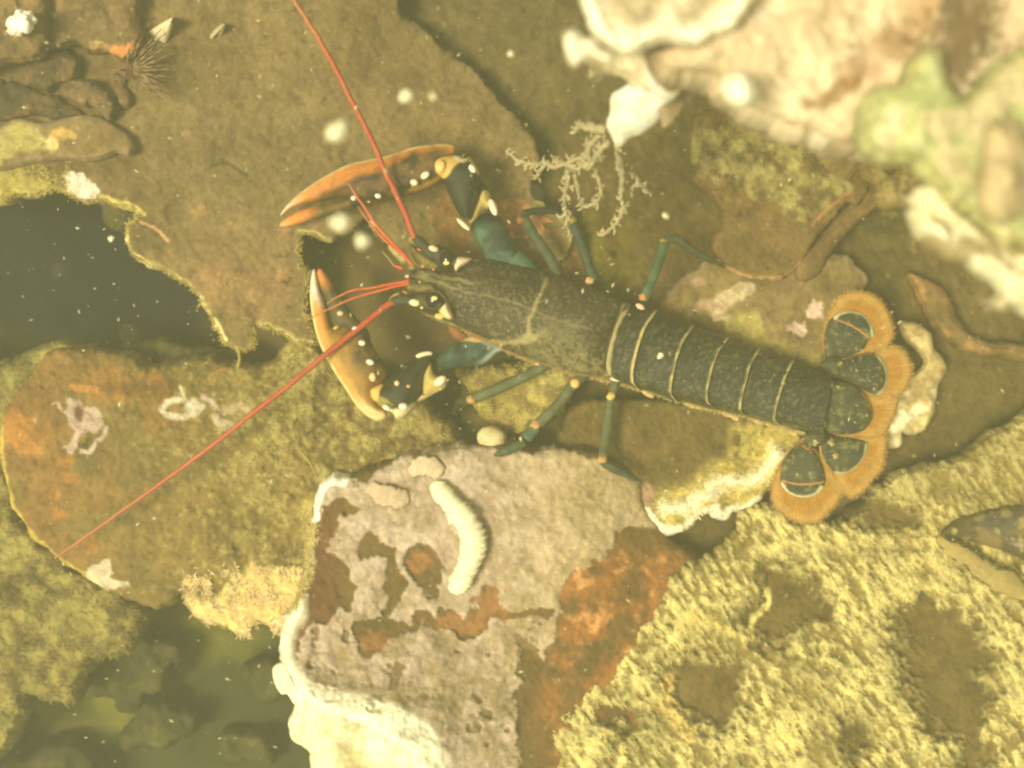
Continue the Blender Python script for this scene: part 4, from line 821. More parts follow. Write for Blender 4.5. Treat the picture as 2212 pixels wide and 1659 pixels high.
for k in range(6):
    nt = 26; t0 = -.1 if k else 0.0
    tt = np.linspace(t0, 1.0, nt); th = np.linspace(0, math.pi, NS)
    Vg = []; Cg = []
    for t in tt:
        q = LS[k] * (1 - t) + LS[k + 1] * t; hh = hts[k] * (1 - t) + hts[k + 1] * t
        pinch = (9 * ss(.35, .95, t) - 5) * (1 if k < 5 else .3)
        c = q.mean(0); q2 = c + (q - c) * (1 + .05 * ss(.35, 1, t) - .015)
        z = 8 + (hh + pinch) * np.sin(th) ** .75
        Vg.append(at(q2[:, 0], q2[:, 1], z))
        U, V = q2[:, 0], q2[:, 1]
        C = base(U, V, lin(42, 48, 28), lin(22, 32, 22), 24, 4, 411, 1.4)
        if k == 0: C = mixc(C, lin(34, 28, 18), .7 * np.ones(NS)); C = mixc(C, lin(190, 168, 110), .9 * ss(.17, .10, t + .05 * fbm(U, V, 9, 3, 5)))
        C = mixc(C, DUST, .32 * ss(.1, .6, fbm(U, V, 5, 2, 412)) + .3 * ss(.7, 1, np.linspace(0, 1, NS)))
        edge = (.55 + .45 * ss(-.3, .3, fbm(U, V, 14, 3, 15))) * ss(.93, .97, t + .05 * fbm(U, V, 9, 3, 5)) * (1 if k < 5 else 0)
        if k == 0: edge = ss(.88, .93, t + 0 * U + .03 * fbm(U, V, 10, 3, 5))
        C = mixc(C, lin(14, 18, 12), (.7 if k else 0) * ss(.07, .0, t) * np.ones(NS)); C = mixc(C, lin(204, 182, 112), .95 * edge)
        Cg.append(a4(C, .40 + .4 * edge))
    I = np.arange(nt * NS).reshape(nt, NS)
    Q = np.stack([I[:-1, :-1], I[:-1, 1:], I[1:, 1:], I[1:, :-1]], -1).reshape(-1, 4)
    B.add(np.concatenate(Vg), Q[:, ::-1], None, np.concatenate(Cg))
# pleura along the flank
for (a, b, an_, L) in ((1400, 851, .5, 15), (1490, 874, .45, 15), (1508, 878, .6, 10), (1571, 894, .4, 14), (1588, 902, .5, 10), (1638, 910, .4, 14), (1660, 915, .4, 9), (1712, 935, .3, 12)):
    pillow(B, el(a, b, L, 6, 12, an_), 6, 5, 5, lambda U, V, D: base(U, V, lin(222, 184, 110), lin(196, 156, 90), 12, 2, 3), res=2, sm=3)
# --- tail fan
def frcol(cu, cv):
    def f(U, V, D):
        a = np.arctan2(V - cv, U - cu); k = .5 + .5 * np.sin(a * 95 + 3 * fbm(U, V, 30, 2, 5)); n = fbm(a * 200, a * 0, 7, 3, 6); dk = ss(-7, -1, D)
        C = mixc(np.broadcast_to(lin(198, 138, 48), (len(U), 3)).copy(), lin(228, 176, 80), np.clip(.5 * k + .5 * n, 0, 1)); C = mixc(C, lin(150, 104, 44), .6 * dk); C = mixc(C, lin(236, 200, 120), .35 * ss(-26, -14, D) * (1 - dk)); return a4(C, .6)
    return f
F = MB()
def fringe(poly, h, cu, cv, n, seed):
    pillow(F, poly, h, 3, 16, frcol(cu, cv), res=2.2, sm=4, Tb=2, warp=2)
    P = spline(poly, 30); r = np.random.default_rng(seed); n = n // 2; i = r.integers(0, len(P), n); p = P[i]
    d = p - np.array([cu, cv]); l = np.linalg.norm(d, axis=1)[:, None]; d = d / l; q = p - d * 16
    ll = 18 + 7 * r.random(n); px = -d[:, 1]; py = d[:, 0]; w_ = 1.3
    keep = (l[:, 0] > 55)
    q, d, ll, px, py = q[keep], d[keep], ll[keep], px[keep], py[keep]; n = len(q)
    V3 = np.stack([at(q[:, 0] + px * w_, q[:, 1] + py * w_, h + 2 + 0 * ll), at(q[:, 0] - px * w_, q[:, 1] - py * w_, h + 2 + 0 * ll), at(q[:, 0] + d[:, 0] * ll, q[:, 1] + d[:, 1] * ll, h + r.normal(0, 1, n))], 1).reshape(-1, 3)
    c = np.repeat(mixc(np.broadcast_to(lin(208, 164, 76), (n, 3)).copy(), lin(230, 194, 116), r.random(n)), 3, 0)
    F.add(V3, None, np.arange(n * 3).reshape(n, 3), a4(c, .7))
fringe(A4((815, 520), (808, 430), (830, 340), (850, 270), (890, 195), (960, 145), (1060, 140), (1160, 185), (1220, 270), (1250, 370), (1235, 450), (1170, 520), (1060, 540), (900, 560)), -14, *A4((960, 480))[0], 900, 1)
fringe(A4((960, 560), (1100, 520), (1180, 490), (1260, 475), (1320, 510), (1365, 600), (1350, 690), (1300, 780), (1220, 810), (1120, 800), (1000, 720)), -6, *A4((1020, 650))[0], 700, 2)
fringe(A4((900, 760), (1060, 770), (1180, 780), (1280, 790), (1262, 880), (1220, 980), (1170, 1040), (1050, 1040), (900, 1020)), -2, *A4((920, 880))[0], 500, 3)
fringe(A4((830, 1050), (980, 1030), (1190, 1020), (1205, 1120), (1180, 1230), (1120, 1310), (1050, 1385), (985, 1412), (930, 1365), (870, 1270), (800, 1180)), -6, *A4((890, 1130))[0], 700, 4)
fringe(A4((690, 1060), (620, 1110), (550, 1200), (500, 1310), (495, 1420), (540, 1500), (620, 1550), (700, 1572), (790, 1555), (860, 1500), (920, 1420), (940, 1350), (870, 1230), (780, 1120)), -14, *A4((710, 1220))[0], 900, 5)
def ucol(rimlines, seed):
    def f(U, V, D):
        C = base(U, V, lin(66, 66, 36), lin(36, 44, 28), 26, 4, seed, 1.5); C = mixc(C, DUST, .5 * ss(.2, .5, fbm(U, V, 9, 3, seed)))
        for pts, wd, c, k in rimlines:
            C = line(C, U, V, pts, wd, c, k, 1.5, seed)
        return a4(C, .4)
    return f
OR = lin(196, 136, 62); PR = lin(220, 212, 160)
pillow(B, A4((830, 545), (815, 460), (820, 400), (845, 330), (900, 280), (980, 260), (1060, 280), (1110, 340), (1130, 410), (1090, 450), (1060, 500), (960, 545), (880, 555)), -8, 10, 20, ucol([(A4((880, 310), (960, 335), (1040, 380), (1110, 435)), 1.8, OR, .9), (A4((890, 300), (930, 268), (1000, 258), (1070, 285), (1115, 350), (1125, 420)), 4.4, PR, .95), (A4((812, 520), (806, 430), (830, 340), (850, 290)), 3.5, lin(226, 150, 70), .95), (A4((960, 545), (1060, 520)), 2, OR, .7)], 421), res=2)
pillow(B, A4((880, 600), (920, 555), (1020, 535), (1120, 518), (1180, 560), (1212, 640), (1205, 720), (1160, 775), (1100, 770), (1020, 720), (940, 680), (890, 660)), 0, 12, 22, ucol([(A4((1150, 530), (1195, 590), (1215, 660), (1200, 735), (1155, 780)), 4.4, PR, .8), (A4((900, 670), (980, 700), (1060, 750), (1120, 780)), 1.9, OR, .9), (A4((930, 555), (1040, 530), (1150, 512)), 2, OR, .7)], 422), res=2)
pillow(B, A4((845, 700), (980, 705), (1060, 765), (1105, 840), (1118, 920), (1060, 1000), (960, 1025), (840, 1005), (822, 900), (835, 790)), 12, 14, 30, ucol([(A4((850, 700), (840, 800), (822, 900), (828, 1000)), 2, OR, .8), (A4((1060, 765), (1110, 840), (1125, 930), (1080, 1000)), 3, lin(200, 150, 70), .8), (A4((840, 1015), (950, 1030), (1060, 1010)), 2, OR, .8)], 423), res=2)
pillow(B, A4((790, 1100), (800, 1050), (860, 1035), (960, 1040), (1080, 1070), (1080, 1130), (1040, 1205), (960, 1260), (890, 1262), (830, 1200), (800, 1150)), 0, 12, 22, ucol([(A4((1085, 1080), (1075, 1150), (1030, 1220), (960, 1265), (890, 1265)), 4.4, PR, .8), (A4((790, 1090), (810, 1180), (870, 1260), (915, 1320)), 3, lin(230, 160, 76), .95)], 424), res=2)
pillow(B, A4((680, 1075), (620, 1115), (562, 1195), (548, 1280), (562, 1345), (620, 1395), (700, 1412), (780, 1390), (825, 1330), (822, 1250), (790, 1165), (735, 1105)), -8, 10, 20, ucol([(A4((560, 1310), (640, 1325), (740, 1330), (820, 1315)), 1.9, OR, .9), (A4((558, 1330), (600, 1385), (680, 1412), (760, 1400), (805, 1350)), 4.4, PR, .95), (A4((680, 1065), (610, 1110), (555, 1195), (540, 1280)), 3, lin(220, 150, 76), .9), (A4((690, 1060), (700, 1100), (740, 1115), (780, 1100)), 3, OR, .9)], 425), res=2)
pillow(B, A4((690, 1010), (790, 1000), (840, 1020), (830, 1080), (780, 1095), (730, 1110), (695, 1060)), 4, 16, 18, ucol([], 426), res=2)
pillow(B, A4((800, 580), (870, 540), (930, 560), (930, 620), (890, 670), (840, 630)), 4, 16, 18, ucol([], 427), res=2)
# --- claws
def zlin(p0, h0, p1, h1):
    d = np.array(p1, float) - p0; L = d @ d
    return lambda U, V: h0 + (h1 - h0) * np.clip(((U - p0[0]) * d[0] + (V - p0[1]) * d[1]) / L, 0, 1)
zA = zlin((606, 470), 14, (985, 330), 44)
def cA(U, V, D):
    C = base(U, V, lin(104, 70, 26), lin(48, 40, 18), 20, 5, 431, 1.7)
    top = spline(A1((100, 750), (200, 620), (350, 500), (550, 380), (700, 310), (850, 275), (980, 250), (1100, 215), (1250, 165), (1400, 142), (1520, 138), (1600, 155)), 4, False)
    d = pdist(top, U, V)
    w1 = 30 - 18 * ss(760, 900, U)
    C = mixc(C, GOLD, .95 * ss(w1 + 12, w1 - 10, d + 7 * fbm(U, V, 24, 3, 9)))
    C = mixc(C, lin(230, 146, 66), .8 * ss(22, 8, d + 5 * fbm(U, V, 18, 3, 4)) * ss(780, 700, U)); C = mixc(C, lin(236, 204, 140), .85 * ss(7, 2, d)); C = mixc(C, lin(240, 210, 160), .7 * ss(665, 615, U))
    C = mixc(C, lin(150, 112, 44), .6 * ss(.1, .5, fbm(U, V, 30, 4, 10)) * ss(880, 930, U) * ss(350, 340, V + 0 * U - .15 * (U - 900)))
    C = mixc(C, lin(170, 122, 50), .8 * ss(10, 3, pdist(spline(A1((1200, 560), (1400, 480), (1490, 420)), 4, False), U, V)))
    return a4(C, .35)
pillow(B, A1((97, 765), (120, 712), (200, 620), (350, 500), (550, 380), (700, 310), (850, 275), (980, 250), (1100, 215), (1250, 165), (1400, 142), (1520, 138), (1600, 155), (1625, 215), (1560, 330), (1490, 450), (1400, 510), (1300, 545), (1200, 570), (1100, 605), (1000, 640), (850, 665), (715, 682), (690, 610), (610, 600), (500, 625), (400, 640), (300, 655), (200, 690), (135, 735)), zA, 34, 44, cA, res=1.8, blur=4, amp=1.2, ascale=12)
def cA2(U, V, D):
    C = base(U, V, lin(120, 88, 34), lin(84, 68, 30), 20, 4, 432, 1.3); t = ss(700, 655, U + .5 * (V - 450)); C = mixc(C, lin(232, 142, 62), t); C = mixc(C, lin(236, 176, 110), .7 * ss(635, 606, U)); return a4(C, .35)
pillow(B, A1((92, 838), (120, 800), (220, 735), (330, 695), (500, 655), (640, 615), (740, 600), (780, 640), (720, 690), (610, 722), (500, 760), (350, 803), (180, 852), (110, 852)), lambda U, V: zA(U, V) - 4, 20, 22, cA2, res=1.8, blur=2)
zB = zlin((683, 590), 16, (820, 890), 40)
def cB(U, V, D):
    C = base(U, V, lin(128, 90, 32), lin(64, 52, 20), 22, 5, 433, 1.6)
    e = spline(A2((275, 220), (250, 300), (243, 450), (258, 600), (285, 740), (330, 880), (390, 1000), (450, 1110), (550, 1260), (640, 1400), (730, 1490), (830, 1535)), 4, False); d = pdist(e, U, V)
    C = mixc(C, lin(176, 128, 42), .8 * ss(62, 34, d + 10 * fbm(U, V, 30, 3, 3)) * (1 - .0 * U)); C = mixc(C, lin(214, 136, 50), .95 * ss(34, 20, d + 6 * fbm(U, V, 24, 3, 3)) * ss(740, 690, V)); C = mixc(C, lin(206, 150, 66), .95 * ss(28, 12, d + 5 * fbm(U, V, 20, 3, 4)))
    C = mixc(C, lin(240, 216, 140), .9 * ss(8, 3, d)); C = mixc(C, lin(234, 222, 196), .9 * ss(672, 630, V + .5 * (690 - U)))
    C = mixc(C, lin(238, 208, 140), .85 * ss(845, 890, V) * ss(26, 16, d))
    return a4(C, .35)
pillow(B, A2((278, 222), (252, 300), (243, 450), (258, 600), (285, 740), (330, 880), (390, 1000), (450, 1110), (550, 1260), (640, 1400), (730, 1490), (830, 1537), (905, 1510), (900, 1440), (830, 1390), (800, 1270), (870, 1210), (915, 1150), (890, 1060), (820, 950), (770, 850), (730, 760), (660, 700), (560, 700), (470, 740), (425, 700), (390, 560), (330, 400), (300, 260)), zB, 32, 42, cB, res=1.8, blur=4, amp=1.2, ascale=12)
def cB2(U, V, D):
    C = base(U, V, lin(100, 80, 36), lin(72, 64, 32), 20, 4, 434, 1.3); C = mixc(C, lin(212, 130, 58), ss(640, 600, V + .3 * (U - 690))); return a4(C, .35)
pillow(B, A2((300, 240), (342, 218), (395, 280), (455, 370), (495, 440), (570, 550), (640, 640), (740, 740), (760, 830), (640, 800), (540, 760), (470, 740), (425, 680), (390, 560), (345, 420), (310, 310)), lambda U, V: zB(U, V) - 4, 22, 24, cB2, res=1.8, blur=2)
def tub(F_, pts, hh):
    for (a, b, r1, r2, an_, c) in pts:
        (u, v), = F_((a, b)); ball(B, u, v, hh, r1 * .25, r2 * .25, min(r1, r2) * .25, an_, a4(np.array([c]), .3)[0], n=12)
W_ = lin(250, 232, 196); Oc = lin(232, 170, 104)
tub(A1, [(733, 606, 26, 22, 0, W_), (945, 587, 30, 23, .2, W_), (1085, 540, 28, 26, .3, lin(216, 186, 140)), (1255, 470, 36, 28, .3, W_), (1352, 408, 44, 30, -.6, W_), (865, 637, 16, 12, 0, Oc)], 74)
tub(A2, [(508, 605, 28, 24, 0, lin(236, 196, 140)), (635, 740, 28, 24, 0, W_), (695, 862, 32, 26, .2, W_), (765, 1028, 36, 26, .3, W_), (788, 1157, 32, 40, 0, lin(242, 200, 140)), (468, 730, 26, 16, -.6, Oc)], 70)
# carpus A
def cC(seed, creams, dk=lin(48, 48, 24)):
    def f(U, V, D):
        C = base(U, V, dk, lin(30, 34, 20), 20, 4, seed, 1.3)
        for P_, c in creams: C = patch(C, U, V, P_, c, .95, 3, 4, 14, seed)
        return a4(C, .3)
    return f
pillow(B, A1((1500, 440), (1440, 390), (1418, 320), (1440, 262), (1520, 238), (1620, 238), (1700, 262), (1735, 245), (1790, 320), (1830, 420), (1815, 560), (1780, 700), (1720, 810), (1640, 740), (1560, 590)), 54, 36, 32,
       cC(441, [(A1((1400, 320), (1430, 240), (1540, 220), (1660, 230), (1720, 280), (1640, 300), (1600, 340), (1560, 410), (1490, 450), (1430, 400)), lin(236, 184, 96)), (A1((1600, 240), (1660, 240), (1700, 290), (1640, 290)), CRM), (A1((1725, 240), (1760, 260), (1830, 400), (1800, 400), (1750, 320)), lin(232, 196, 130))]), res=1.8, blur=2)
pillow(B, A1((1830, 450), (1870, 480), (1910, 560), (1980, 700), (1960, 750), (1920, 742), (1860, 700), (1800, 790), (1735, 830), (1745, 720), (1790, 600), (1810, 500)), 36, 26, 22, cC(442, [(A1((1860, 540), (1920, 560), (1900, 680), (1830, 760), (1740, 830), (1740, 740), (1800, 640)), lin(200, 172, 92))]), res=1.8)
pillow(B, A1((1740, 860), (1790, 780), (1870, 730), (1960, 742), (2025, 800), (2100, 980), (2160, 1090), (2200, 1200), (2100, 1190), (1900, 1150), (1830, 1040), (1765, 930)), 20, 28, 34, lambda U, V, D: a4(mixc(mixc(base(U, V, lin(82, 108, 86), lin(40, 54, 40), 22, 5, 443, 1.3), lin(36, 44, 30), ss(505, 470, V)), lin(130, 160, 140), .6 * ss(.2, .6, fbm(U, V, 40, 3, 7)) * ss(520, 560, V)), .35), res=1.8, blur=2)
tub(A1, [(1760, 352, 42, 28, .9, W_), (1636, 487, 22, 18, 0, Oc), (1730, 523, 18, 15, 0, Oc), (1485, 330, 50, 60, 0, lin(244, 196, 110))], 84)
tub(A1, [(1938, 685, 34, 76, -.35, W_)], 58); tub(A1, [(1680, 832, 78, 22, .75, CRM)], 50)
# carpus B
pillow(B, A2((860, 1215), (920, 1170), (1050, 1080), (1170, 992), (1270, 960), (1300, 1010), (1235, 1130), (1205, 1280), (1165, 1370), (1130, 1440), (1060, 1500), (990, 1517), (960, 1475), (890, 1440), (810, 1385), (765, 1320), (772, 1255)), 46, 38, 38,
       cC(444, [(A2((860, 1210), (850, 1280), (830, 1370), (780, 1350), (755, 1300), (775, 1240)), lin(244, 190, 98)), (A2((960, 1440), (1050, 1440), (1120, 1390), (1180, 1380), (1120, 1450), (1060, 1510), (980, 1525)), lin(240, 214, 156)), (A2((860, 1390), (930, 1400), (960, 1460), (900, 1450)), CRM), (A2((850, 1320), (900, 1340), (960, 1400), (900, 1440), (820, 1390)), lin(150, 136, 62))]), res=1.8, blur=3)
pillow(B, A2((1240, 1045), (1285, 985), (1310, 1040), (1330, 1130), (1380, 1150), (1430, 1190), (1410, 1250), (1300, 1312), (1180, 1375), (1155, 1350), (1200, 1280), (1200, 1150)), 34, 24, 20, cC(445, [(A2((1240, 1050), (1290, 1000), (1320, 1130), (1430, 1190), (1410, 1250), (1300, 1312), (1220, 1290), (1200, 1150)), lin(206, 176, 88)), (A2((1150, 1340), (1300, 1290), (1420, 1230), (1420, 1260), (1300, 1320), (1170, 1380)), lin(240, 206, 140))]), res=1.8)
pillow(B, A2((1300, 1010), (1400, 920), (1540, 850), (1650, 800), (1760, 830), (1910, 912), (1860, 950), (1740, 1045), (1600, 1072), (1450, 1082), (1360, 1110), (1330, 1080)), 18, 26, 30, lambda U, V, D: a4(patch(mixc(mixc(base(U, V, lin(72, 96, 78), lin(38, 50, 38), 22, 5, 446, 1.3), lin(36, 44, 30), ss(960, 930, U)), lin(190, 205, 196), .8 * ss(1020, 1060, U) * ss(14, 4, np.abs(D) - 2)), U, V, A2((1540, 850), (1650, 798), (1770, 830), (1700, 860), (1620, 850)), lin(232, 190, 124), .9, 3, 3), .35), res=1.8, blur=2)  # pale band at the body end is a painted highlight
tub(A2, [(997, 1210, 24, 24, 0, lin(244, 200, 140)), (1094, 1236, 20, 18, 0, Oc), (1050, 1412, 42, 34, 0, W_), (905, 1420, 36, 24, .4, W_)], 80)
tub(A2, [(1232, 963, 76, 26, -.2, CRM)], 52); tub(A2, [(1370, 1190, 62, 38, -.6, W_)], 56)
tube(B, [(1046, 735, 18), (1065, 745, 18), (1090, 757, 14)], [3, 4, 2], a4(np.array([lin(250, 222, 150)]), .4)[0])
# arms into the body
tube(B, [(1110, 560, 24), (1140, 585, 22), (1160, 610, 20)], [26, 22, 18], a4(np.array([TEAL]), .4)[0], n=14)
# --- walking legs
LG = lin(96, 98, 62); LG2 = lin(70, 74, 46)
def leg(pts, rad, c=LG):
    tube(B, pts, rad, lambda t: a4(base(t * 300, t * 90, c, c * .6, 14, 4, 451, 1.5), .35), n=12, flat=.7, bump=.12)
def joint(u, v, h, r, c=lin(204, 156, 88), an_=0): ball(B, u, v, h, r * .86, r * .8, r * .7, an_, a4(np.array([c]), .4)[0], n=10, lump=.4, seed=int(u))
def L5(*p): return [(940 + .25 * a, 719 + .25 * b, h) for a, b, h in p]
def L3(*p): return [(1050.7 + .25 * a, 414.8 + .25 * b, h) for a, b, h in p]
leg(L5((1010, 250, 20), (900, 310, 30), (620, 450, 14), (330, 570, -10)), [12, 11, 12, 11]); joint(1165, 790, 26, 12, lin(232, 186, 110)); joint(1018, 863, -8, 12)
leg(L5((300, 590, -12), (210, 600, -40), (170, 700, -100)), [10, 9, 5], LG2)
leg(L5((1300, 360, 24), (1190, 450, 32), (1090, 590, 26), (900, 780, 18)), [12, 11, 11, 12]); joint(1242, 828, 36, 12, lin(244, 196, 110)); joint(1157, 918, 22, 13)
leg(L5((870, 820, 20), (790, 910, 22)), [11, 12.5], lin(84, 108, 80)); leg(L5((770, 950, 28), (680, 990, 32), (560, 1040, 30), (510, 1060, 26)), [9, 10, 7, 3], lin(76, 88, 56)); leg(L5((720, 980, 30), (640, 1040, 28), (560, 1070, 26)), [5, 4, 2], lin(110, 84, 44))
leg(L5((1560, 420, 20), (1520, 560, 26), (1510, 640, 24), (1480, 860, 14), (1450, 1070, 30)), [10, 9, 9, 12, 11]); joint(1320, 856, 30, 11, lin(246, 196, 100)); joint(1301, 993, 34, 11)
leg(L5((1440, 1110, 30), (1540, 1170, 30), (1680, 1240, 26), (1790, 1290, 22)), [8, 10, 6, 2], LG2)
leg(L3((620, 720, 20), (540, 560, 24), (430, 400, 20), (330, 230, 10)), [12, 12, 11, 10], lin(76, 84, 54)); joint(1125, 475, 12, 11, lin(150, 96, 50))
leg(L3((320, 190, 6), (450, 160, -4), (600, 170, -14), (680, 230, -24)), [9, 8, 6, 3], lin(50, 56, 40))
leg(L3((930, 760, 20), (900, 680, 24), (840, 500, 20), (750, 280, 8)), [11, 10, 10, 10], lin(62, 76, 54)); joint(1274, 606, 26, 11, lin(216, 166, 104)); joint(1238, 476, 10, 10, lin(150, 126, 50))
leg(L3((760, 240, 6), (790, 180, -4), (800, 120, -14)), [8, 6, 3], lin(60, 60, 40))
leg(L3((1360, 930, 20), (1390, 860, 26), (1470, 650, 22), (1540, 440, 8)), [11, 11, 11, 10], lin(78, 100, 66)); joint(1390, 642, 26, 11, lin(214, 144, 64)); joint(1434, 522, 8, 10, lin(170, 140, 60))
leg(L3((1540, 420, 6), (1640, 400, 4), (1740, 470, 0), (1900, 570, -10), (2060, 650, -22)), [8, 10, 8, 7, 3], LG2)
tub(A3, [(1330, 990, 44, 24, .5, lin(244, 200, 160))], 52); tub(A5, [(1560, 395, 60, 26, .15, CRM)], 26)
# --- head: orbital spines, antenna bases, scales
pillow(B, A1((1615, 1125), (1660, 1112), (1755, 1128), (1730, 1160), (1660, 1205), (1620, 1240), (1600, 1200)), 62, 22, 12, lambda U, V, D: a4(base(U, V, lin(236, 190, 140), lin(240, 214, 170), 10, 2, 3), .35), res=1.6)
pillow(B, A2((1365, 570), (1420, 515), (1460, 580), (1485, 635), (1455, 662), (1400, 640), (1365, 600)), 62, 22, 12, lambda U, V, D: a4(base(U, V, lin(248, 206, 130), lin(246, 224, 170), 10, 2, 3), .35), res=1.6)
tub(A2, [(1362, 632, 42, 26, .2, lin(226, 204, 120)), (1150, 514, 50, 32, .15, lin(246, 228, 170)), (1213, 556, 16, 14, 0, lin(220, 204, 110))], 66)
tub(A1, [(1424, 1042, 46, 28, .35, lin(240, 206, 160)), (1225, 1172, 12, 26, -.6, lin(250, 190, 150)), (1195, 1282, 20, 14, 0, lin(250, 200, 160)), (1330, 1196, 14, 12, 0, lin(236, 150, 100)), (1422, 1222, 12, 9, 0, lin(220, 140, 90)), (1304, 1330, 12, 12, 0, lin(226, 140, 80)), (1300, 1050, 22, 8, .3, lin(230, 110, 60)), (1176, 1420, 24, 8, .6, lin(236, 140, 80))], 78)
hd = lambda U, V, D: a4(base(U, V, lin(54, 50, 28), lin(90, 80, 38), 14, 3, 461, 1.4), .35)
ol = lambda U, V, D: a4(base(U, V, lin(140, 122, 56), lin(104, 92, 42), 12, 3, 462, 1.4), .5)
pillow(B, A1((1360, 1020), (1440, 1005), (1520, 1020), (1600, 1080), (1620, 1180), (1560, 1230), (1440, 1190), (1380, 1110)), 40, 28, 22, hd, res=1.8)
pillow(B, A2((1110, 440), (1200, 420), (1300, 430), (1400, 470), (1400, 560), (1330, 600), (1240, 590), (1160, 560), (1100, 510)), 40, 28, 22, hd, res=1.8)
pillow(B, A1((1215, 1000), (1250, 1010), (1290, 1060), (1380, 1120), (1470, 1180), (1440, 1225), (1340, 1210), (1260, 1180), (1230, 1090)), 48, 10, 12, ol, res=1.8)
pillow(B, A2((1085, 400), (1100, 350), (1180, 335), (1280, 350), (1330, 400), (1250, 420), (1160, 425)), 48, 10, 12, ol, res=1.8)
pillow(B, A2((1200, 590), (1330, 620), (1480, 670), (1560, 740), (1480, 730), (1380, 690), (1280, 640)), 30, 10, 10, ol, res=1.8)
tube(B, L3((0, 0, 0),) and [(898, 513, 52), (908, 524, 54), (922, 540, 56), (938, 553, 54)], [8, 12, 13, 13], a4(np.array([lin(58, 62, 40)]), .35)[0], n=14)
tube(B, [(846, 652, 50), (860, 650, 54), (878, 648, 56), (900, 650, 54)], [8, 12, 13, 12], a4(np.array([lin(54, 58, 38)]), .35)[0], n=14)
tube(B, [(890, 512, 50), (888, 520, 46), (900, 535, 42)], [3, 6, 4], a4(np.array([lin(160, 136, 70)]), .4)[0]); tube(B, [(842, 660, 50), (846, 645, 46), (862, 634, 46)], [3, 5, 4], a4(np.array([lin(160, 136, 70)]), .4)[0])
tube(B, [(869, 580, 84), (860, 577, 84), (850, 573, 82)], [3.5, 3, 1.2], a4(np.array([lin(222, 84, 44)]), .35)[0], n=8)
# front mandible fuzz / mouthparts
pillow(B, [(968, 700), (985, 702), (1010, 722), (1022, 745), (1000, 742), (975, 725)], 6, 12, 10, lambda U, V, D: a4(base(U, V, lin(150, 88, 40), lin(104, 72, 34), 12, 3, 5), .5), res=2)
for a, b, q in ((1795, 830, 7), (1776, 912, 9), (1762, 955, 7), (1795, 955, 9), (1806, 985, 7), (1810, 838, 7), (1815, 785, 6), (1848, 912, 6), (1870, 896, 5), (1803, 893, 5), (1850, 800, 4), (1890, 840, 4)):
    ball(B, a, b, 20, q, q * .8, 5, a, a4(np.array([lin(176, 158, 100)]), .8)[0], n=8, lump=1.2, seed=int(a))
# fuzz along lower flank
r_ = np.random.default_rng(31); n = 1500
fl = spline([(985, 702), (1018, 722), (1047, 735), (1090, 757), (1165, 787), (1240, 810), (1300, 820), (1370, 838), (1450, 862), (1530, 885), (1610, 902), (1690, 925), (1740, 936)], 60, False)
p = fl[r_.integers(0, len(fl), n)]; blades(B, p[:, 0], p[:, 1] - 3, np.full(n, 14.) + r_.normal(0, 4, n), 8, 1.3, np.broadcast_to(lin(186, 160, 92), (n, 3)), lean=(-.3, 1.0), spread=.4, rise=-.3, seed=4)
B.build("body", M["armour"], lob)
# claws use the same sheet of shell as the body; fringe of setae round the tail fan
F.build("tail_fringe", M["fringe"], lob, smooth=False)
# eyes
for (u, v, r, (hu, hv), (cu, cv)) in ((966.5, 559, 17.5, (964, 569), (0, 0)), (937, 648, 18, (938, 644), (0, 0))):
    m = MB()
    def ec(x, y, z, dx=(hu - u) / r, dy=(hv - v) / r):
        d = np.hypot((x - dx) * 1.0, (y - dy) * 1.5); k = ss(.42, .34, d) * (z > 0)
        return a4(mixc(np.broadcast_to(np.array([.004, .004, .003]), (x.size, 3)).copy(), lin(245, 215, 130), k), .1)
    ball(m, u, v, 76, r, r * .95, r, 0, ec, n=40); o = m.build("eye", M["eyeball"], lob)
# antennae
RED = lin(180, 66, 40)
def antc(t, c1=RED, c2=lin(176, 112, 58)):
    k = .5 + .5 * np.sin(t * 900); C = mixc(np.broadcast_to(c1, (len(t), 3)).copy(), c2, np.clip(.2 * k + .35 * fbm(t * 400, t * 0, 9, 3, 3) + .7 * ss(.55, 1, t), 0, 1)); return a4(C, .45)  # outer half drifts to the second colour, a painted fade into haze
def antenna(name, pts, rad, sub=30, fn=antc, n=10):
    P_ = spline([tuple(p) for p in pts], sub, False); i_ = np.arange(len(P_)) * 1.; P_[:, 0] += 3.2 * fbm(i_, i_ * 0 + len(pts) * 3.3, 22, 3, 5); P_[:, 1] += 3.2 * fbm(i_, i_ * 0 + 9.1 * len(pts), 22, 3, 6)
    m = MB(); tube(m, P_, rad, fn, n=n, sub=1, bump=.12); return m.build(name, M["antenna"], lob)
antenna("antenna", [(896, 510, 54), (888, 490, 60), (872, 458, 70), (845, 398, 90), (812, 325, 110), (775, 247, 135), (735, 167, 160), (692, 88, 185), (648, 18, 205), (610, -45, 220)], [7, 6.5, 6.2, 5.6, 5.4, 5.2, 4.8, 4.6])
antenna("antenna", [(850, 652, 54), (835, 662, 58), (790, 696, 66), (720, 752, 76), (620, 833, 84), (500, 930, 80), (380, 1022, 70), (270, 1100, 50), (180, 1163, 34), (118, 1206, 24)], [7.5, 7, 6.6, 6.2, 5.6, 5, 4.2, 3.4, 2.8])
oa = lambda t: antc(t, lin(200, 72, 34), lin(205, 140, 66))
antenna("antennule", [(a, b, h) for (a, b), h in zip(A1((1240, 1180), (1150, 1070), (960, 870), (830, 690), (740, 560), (690, 480)), (80, 88, 100, 108, 112, 114))], [3.6, 3.4, 3.2, 2.6, 1.8, .9], 14, oa, 8)
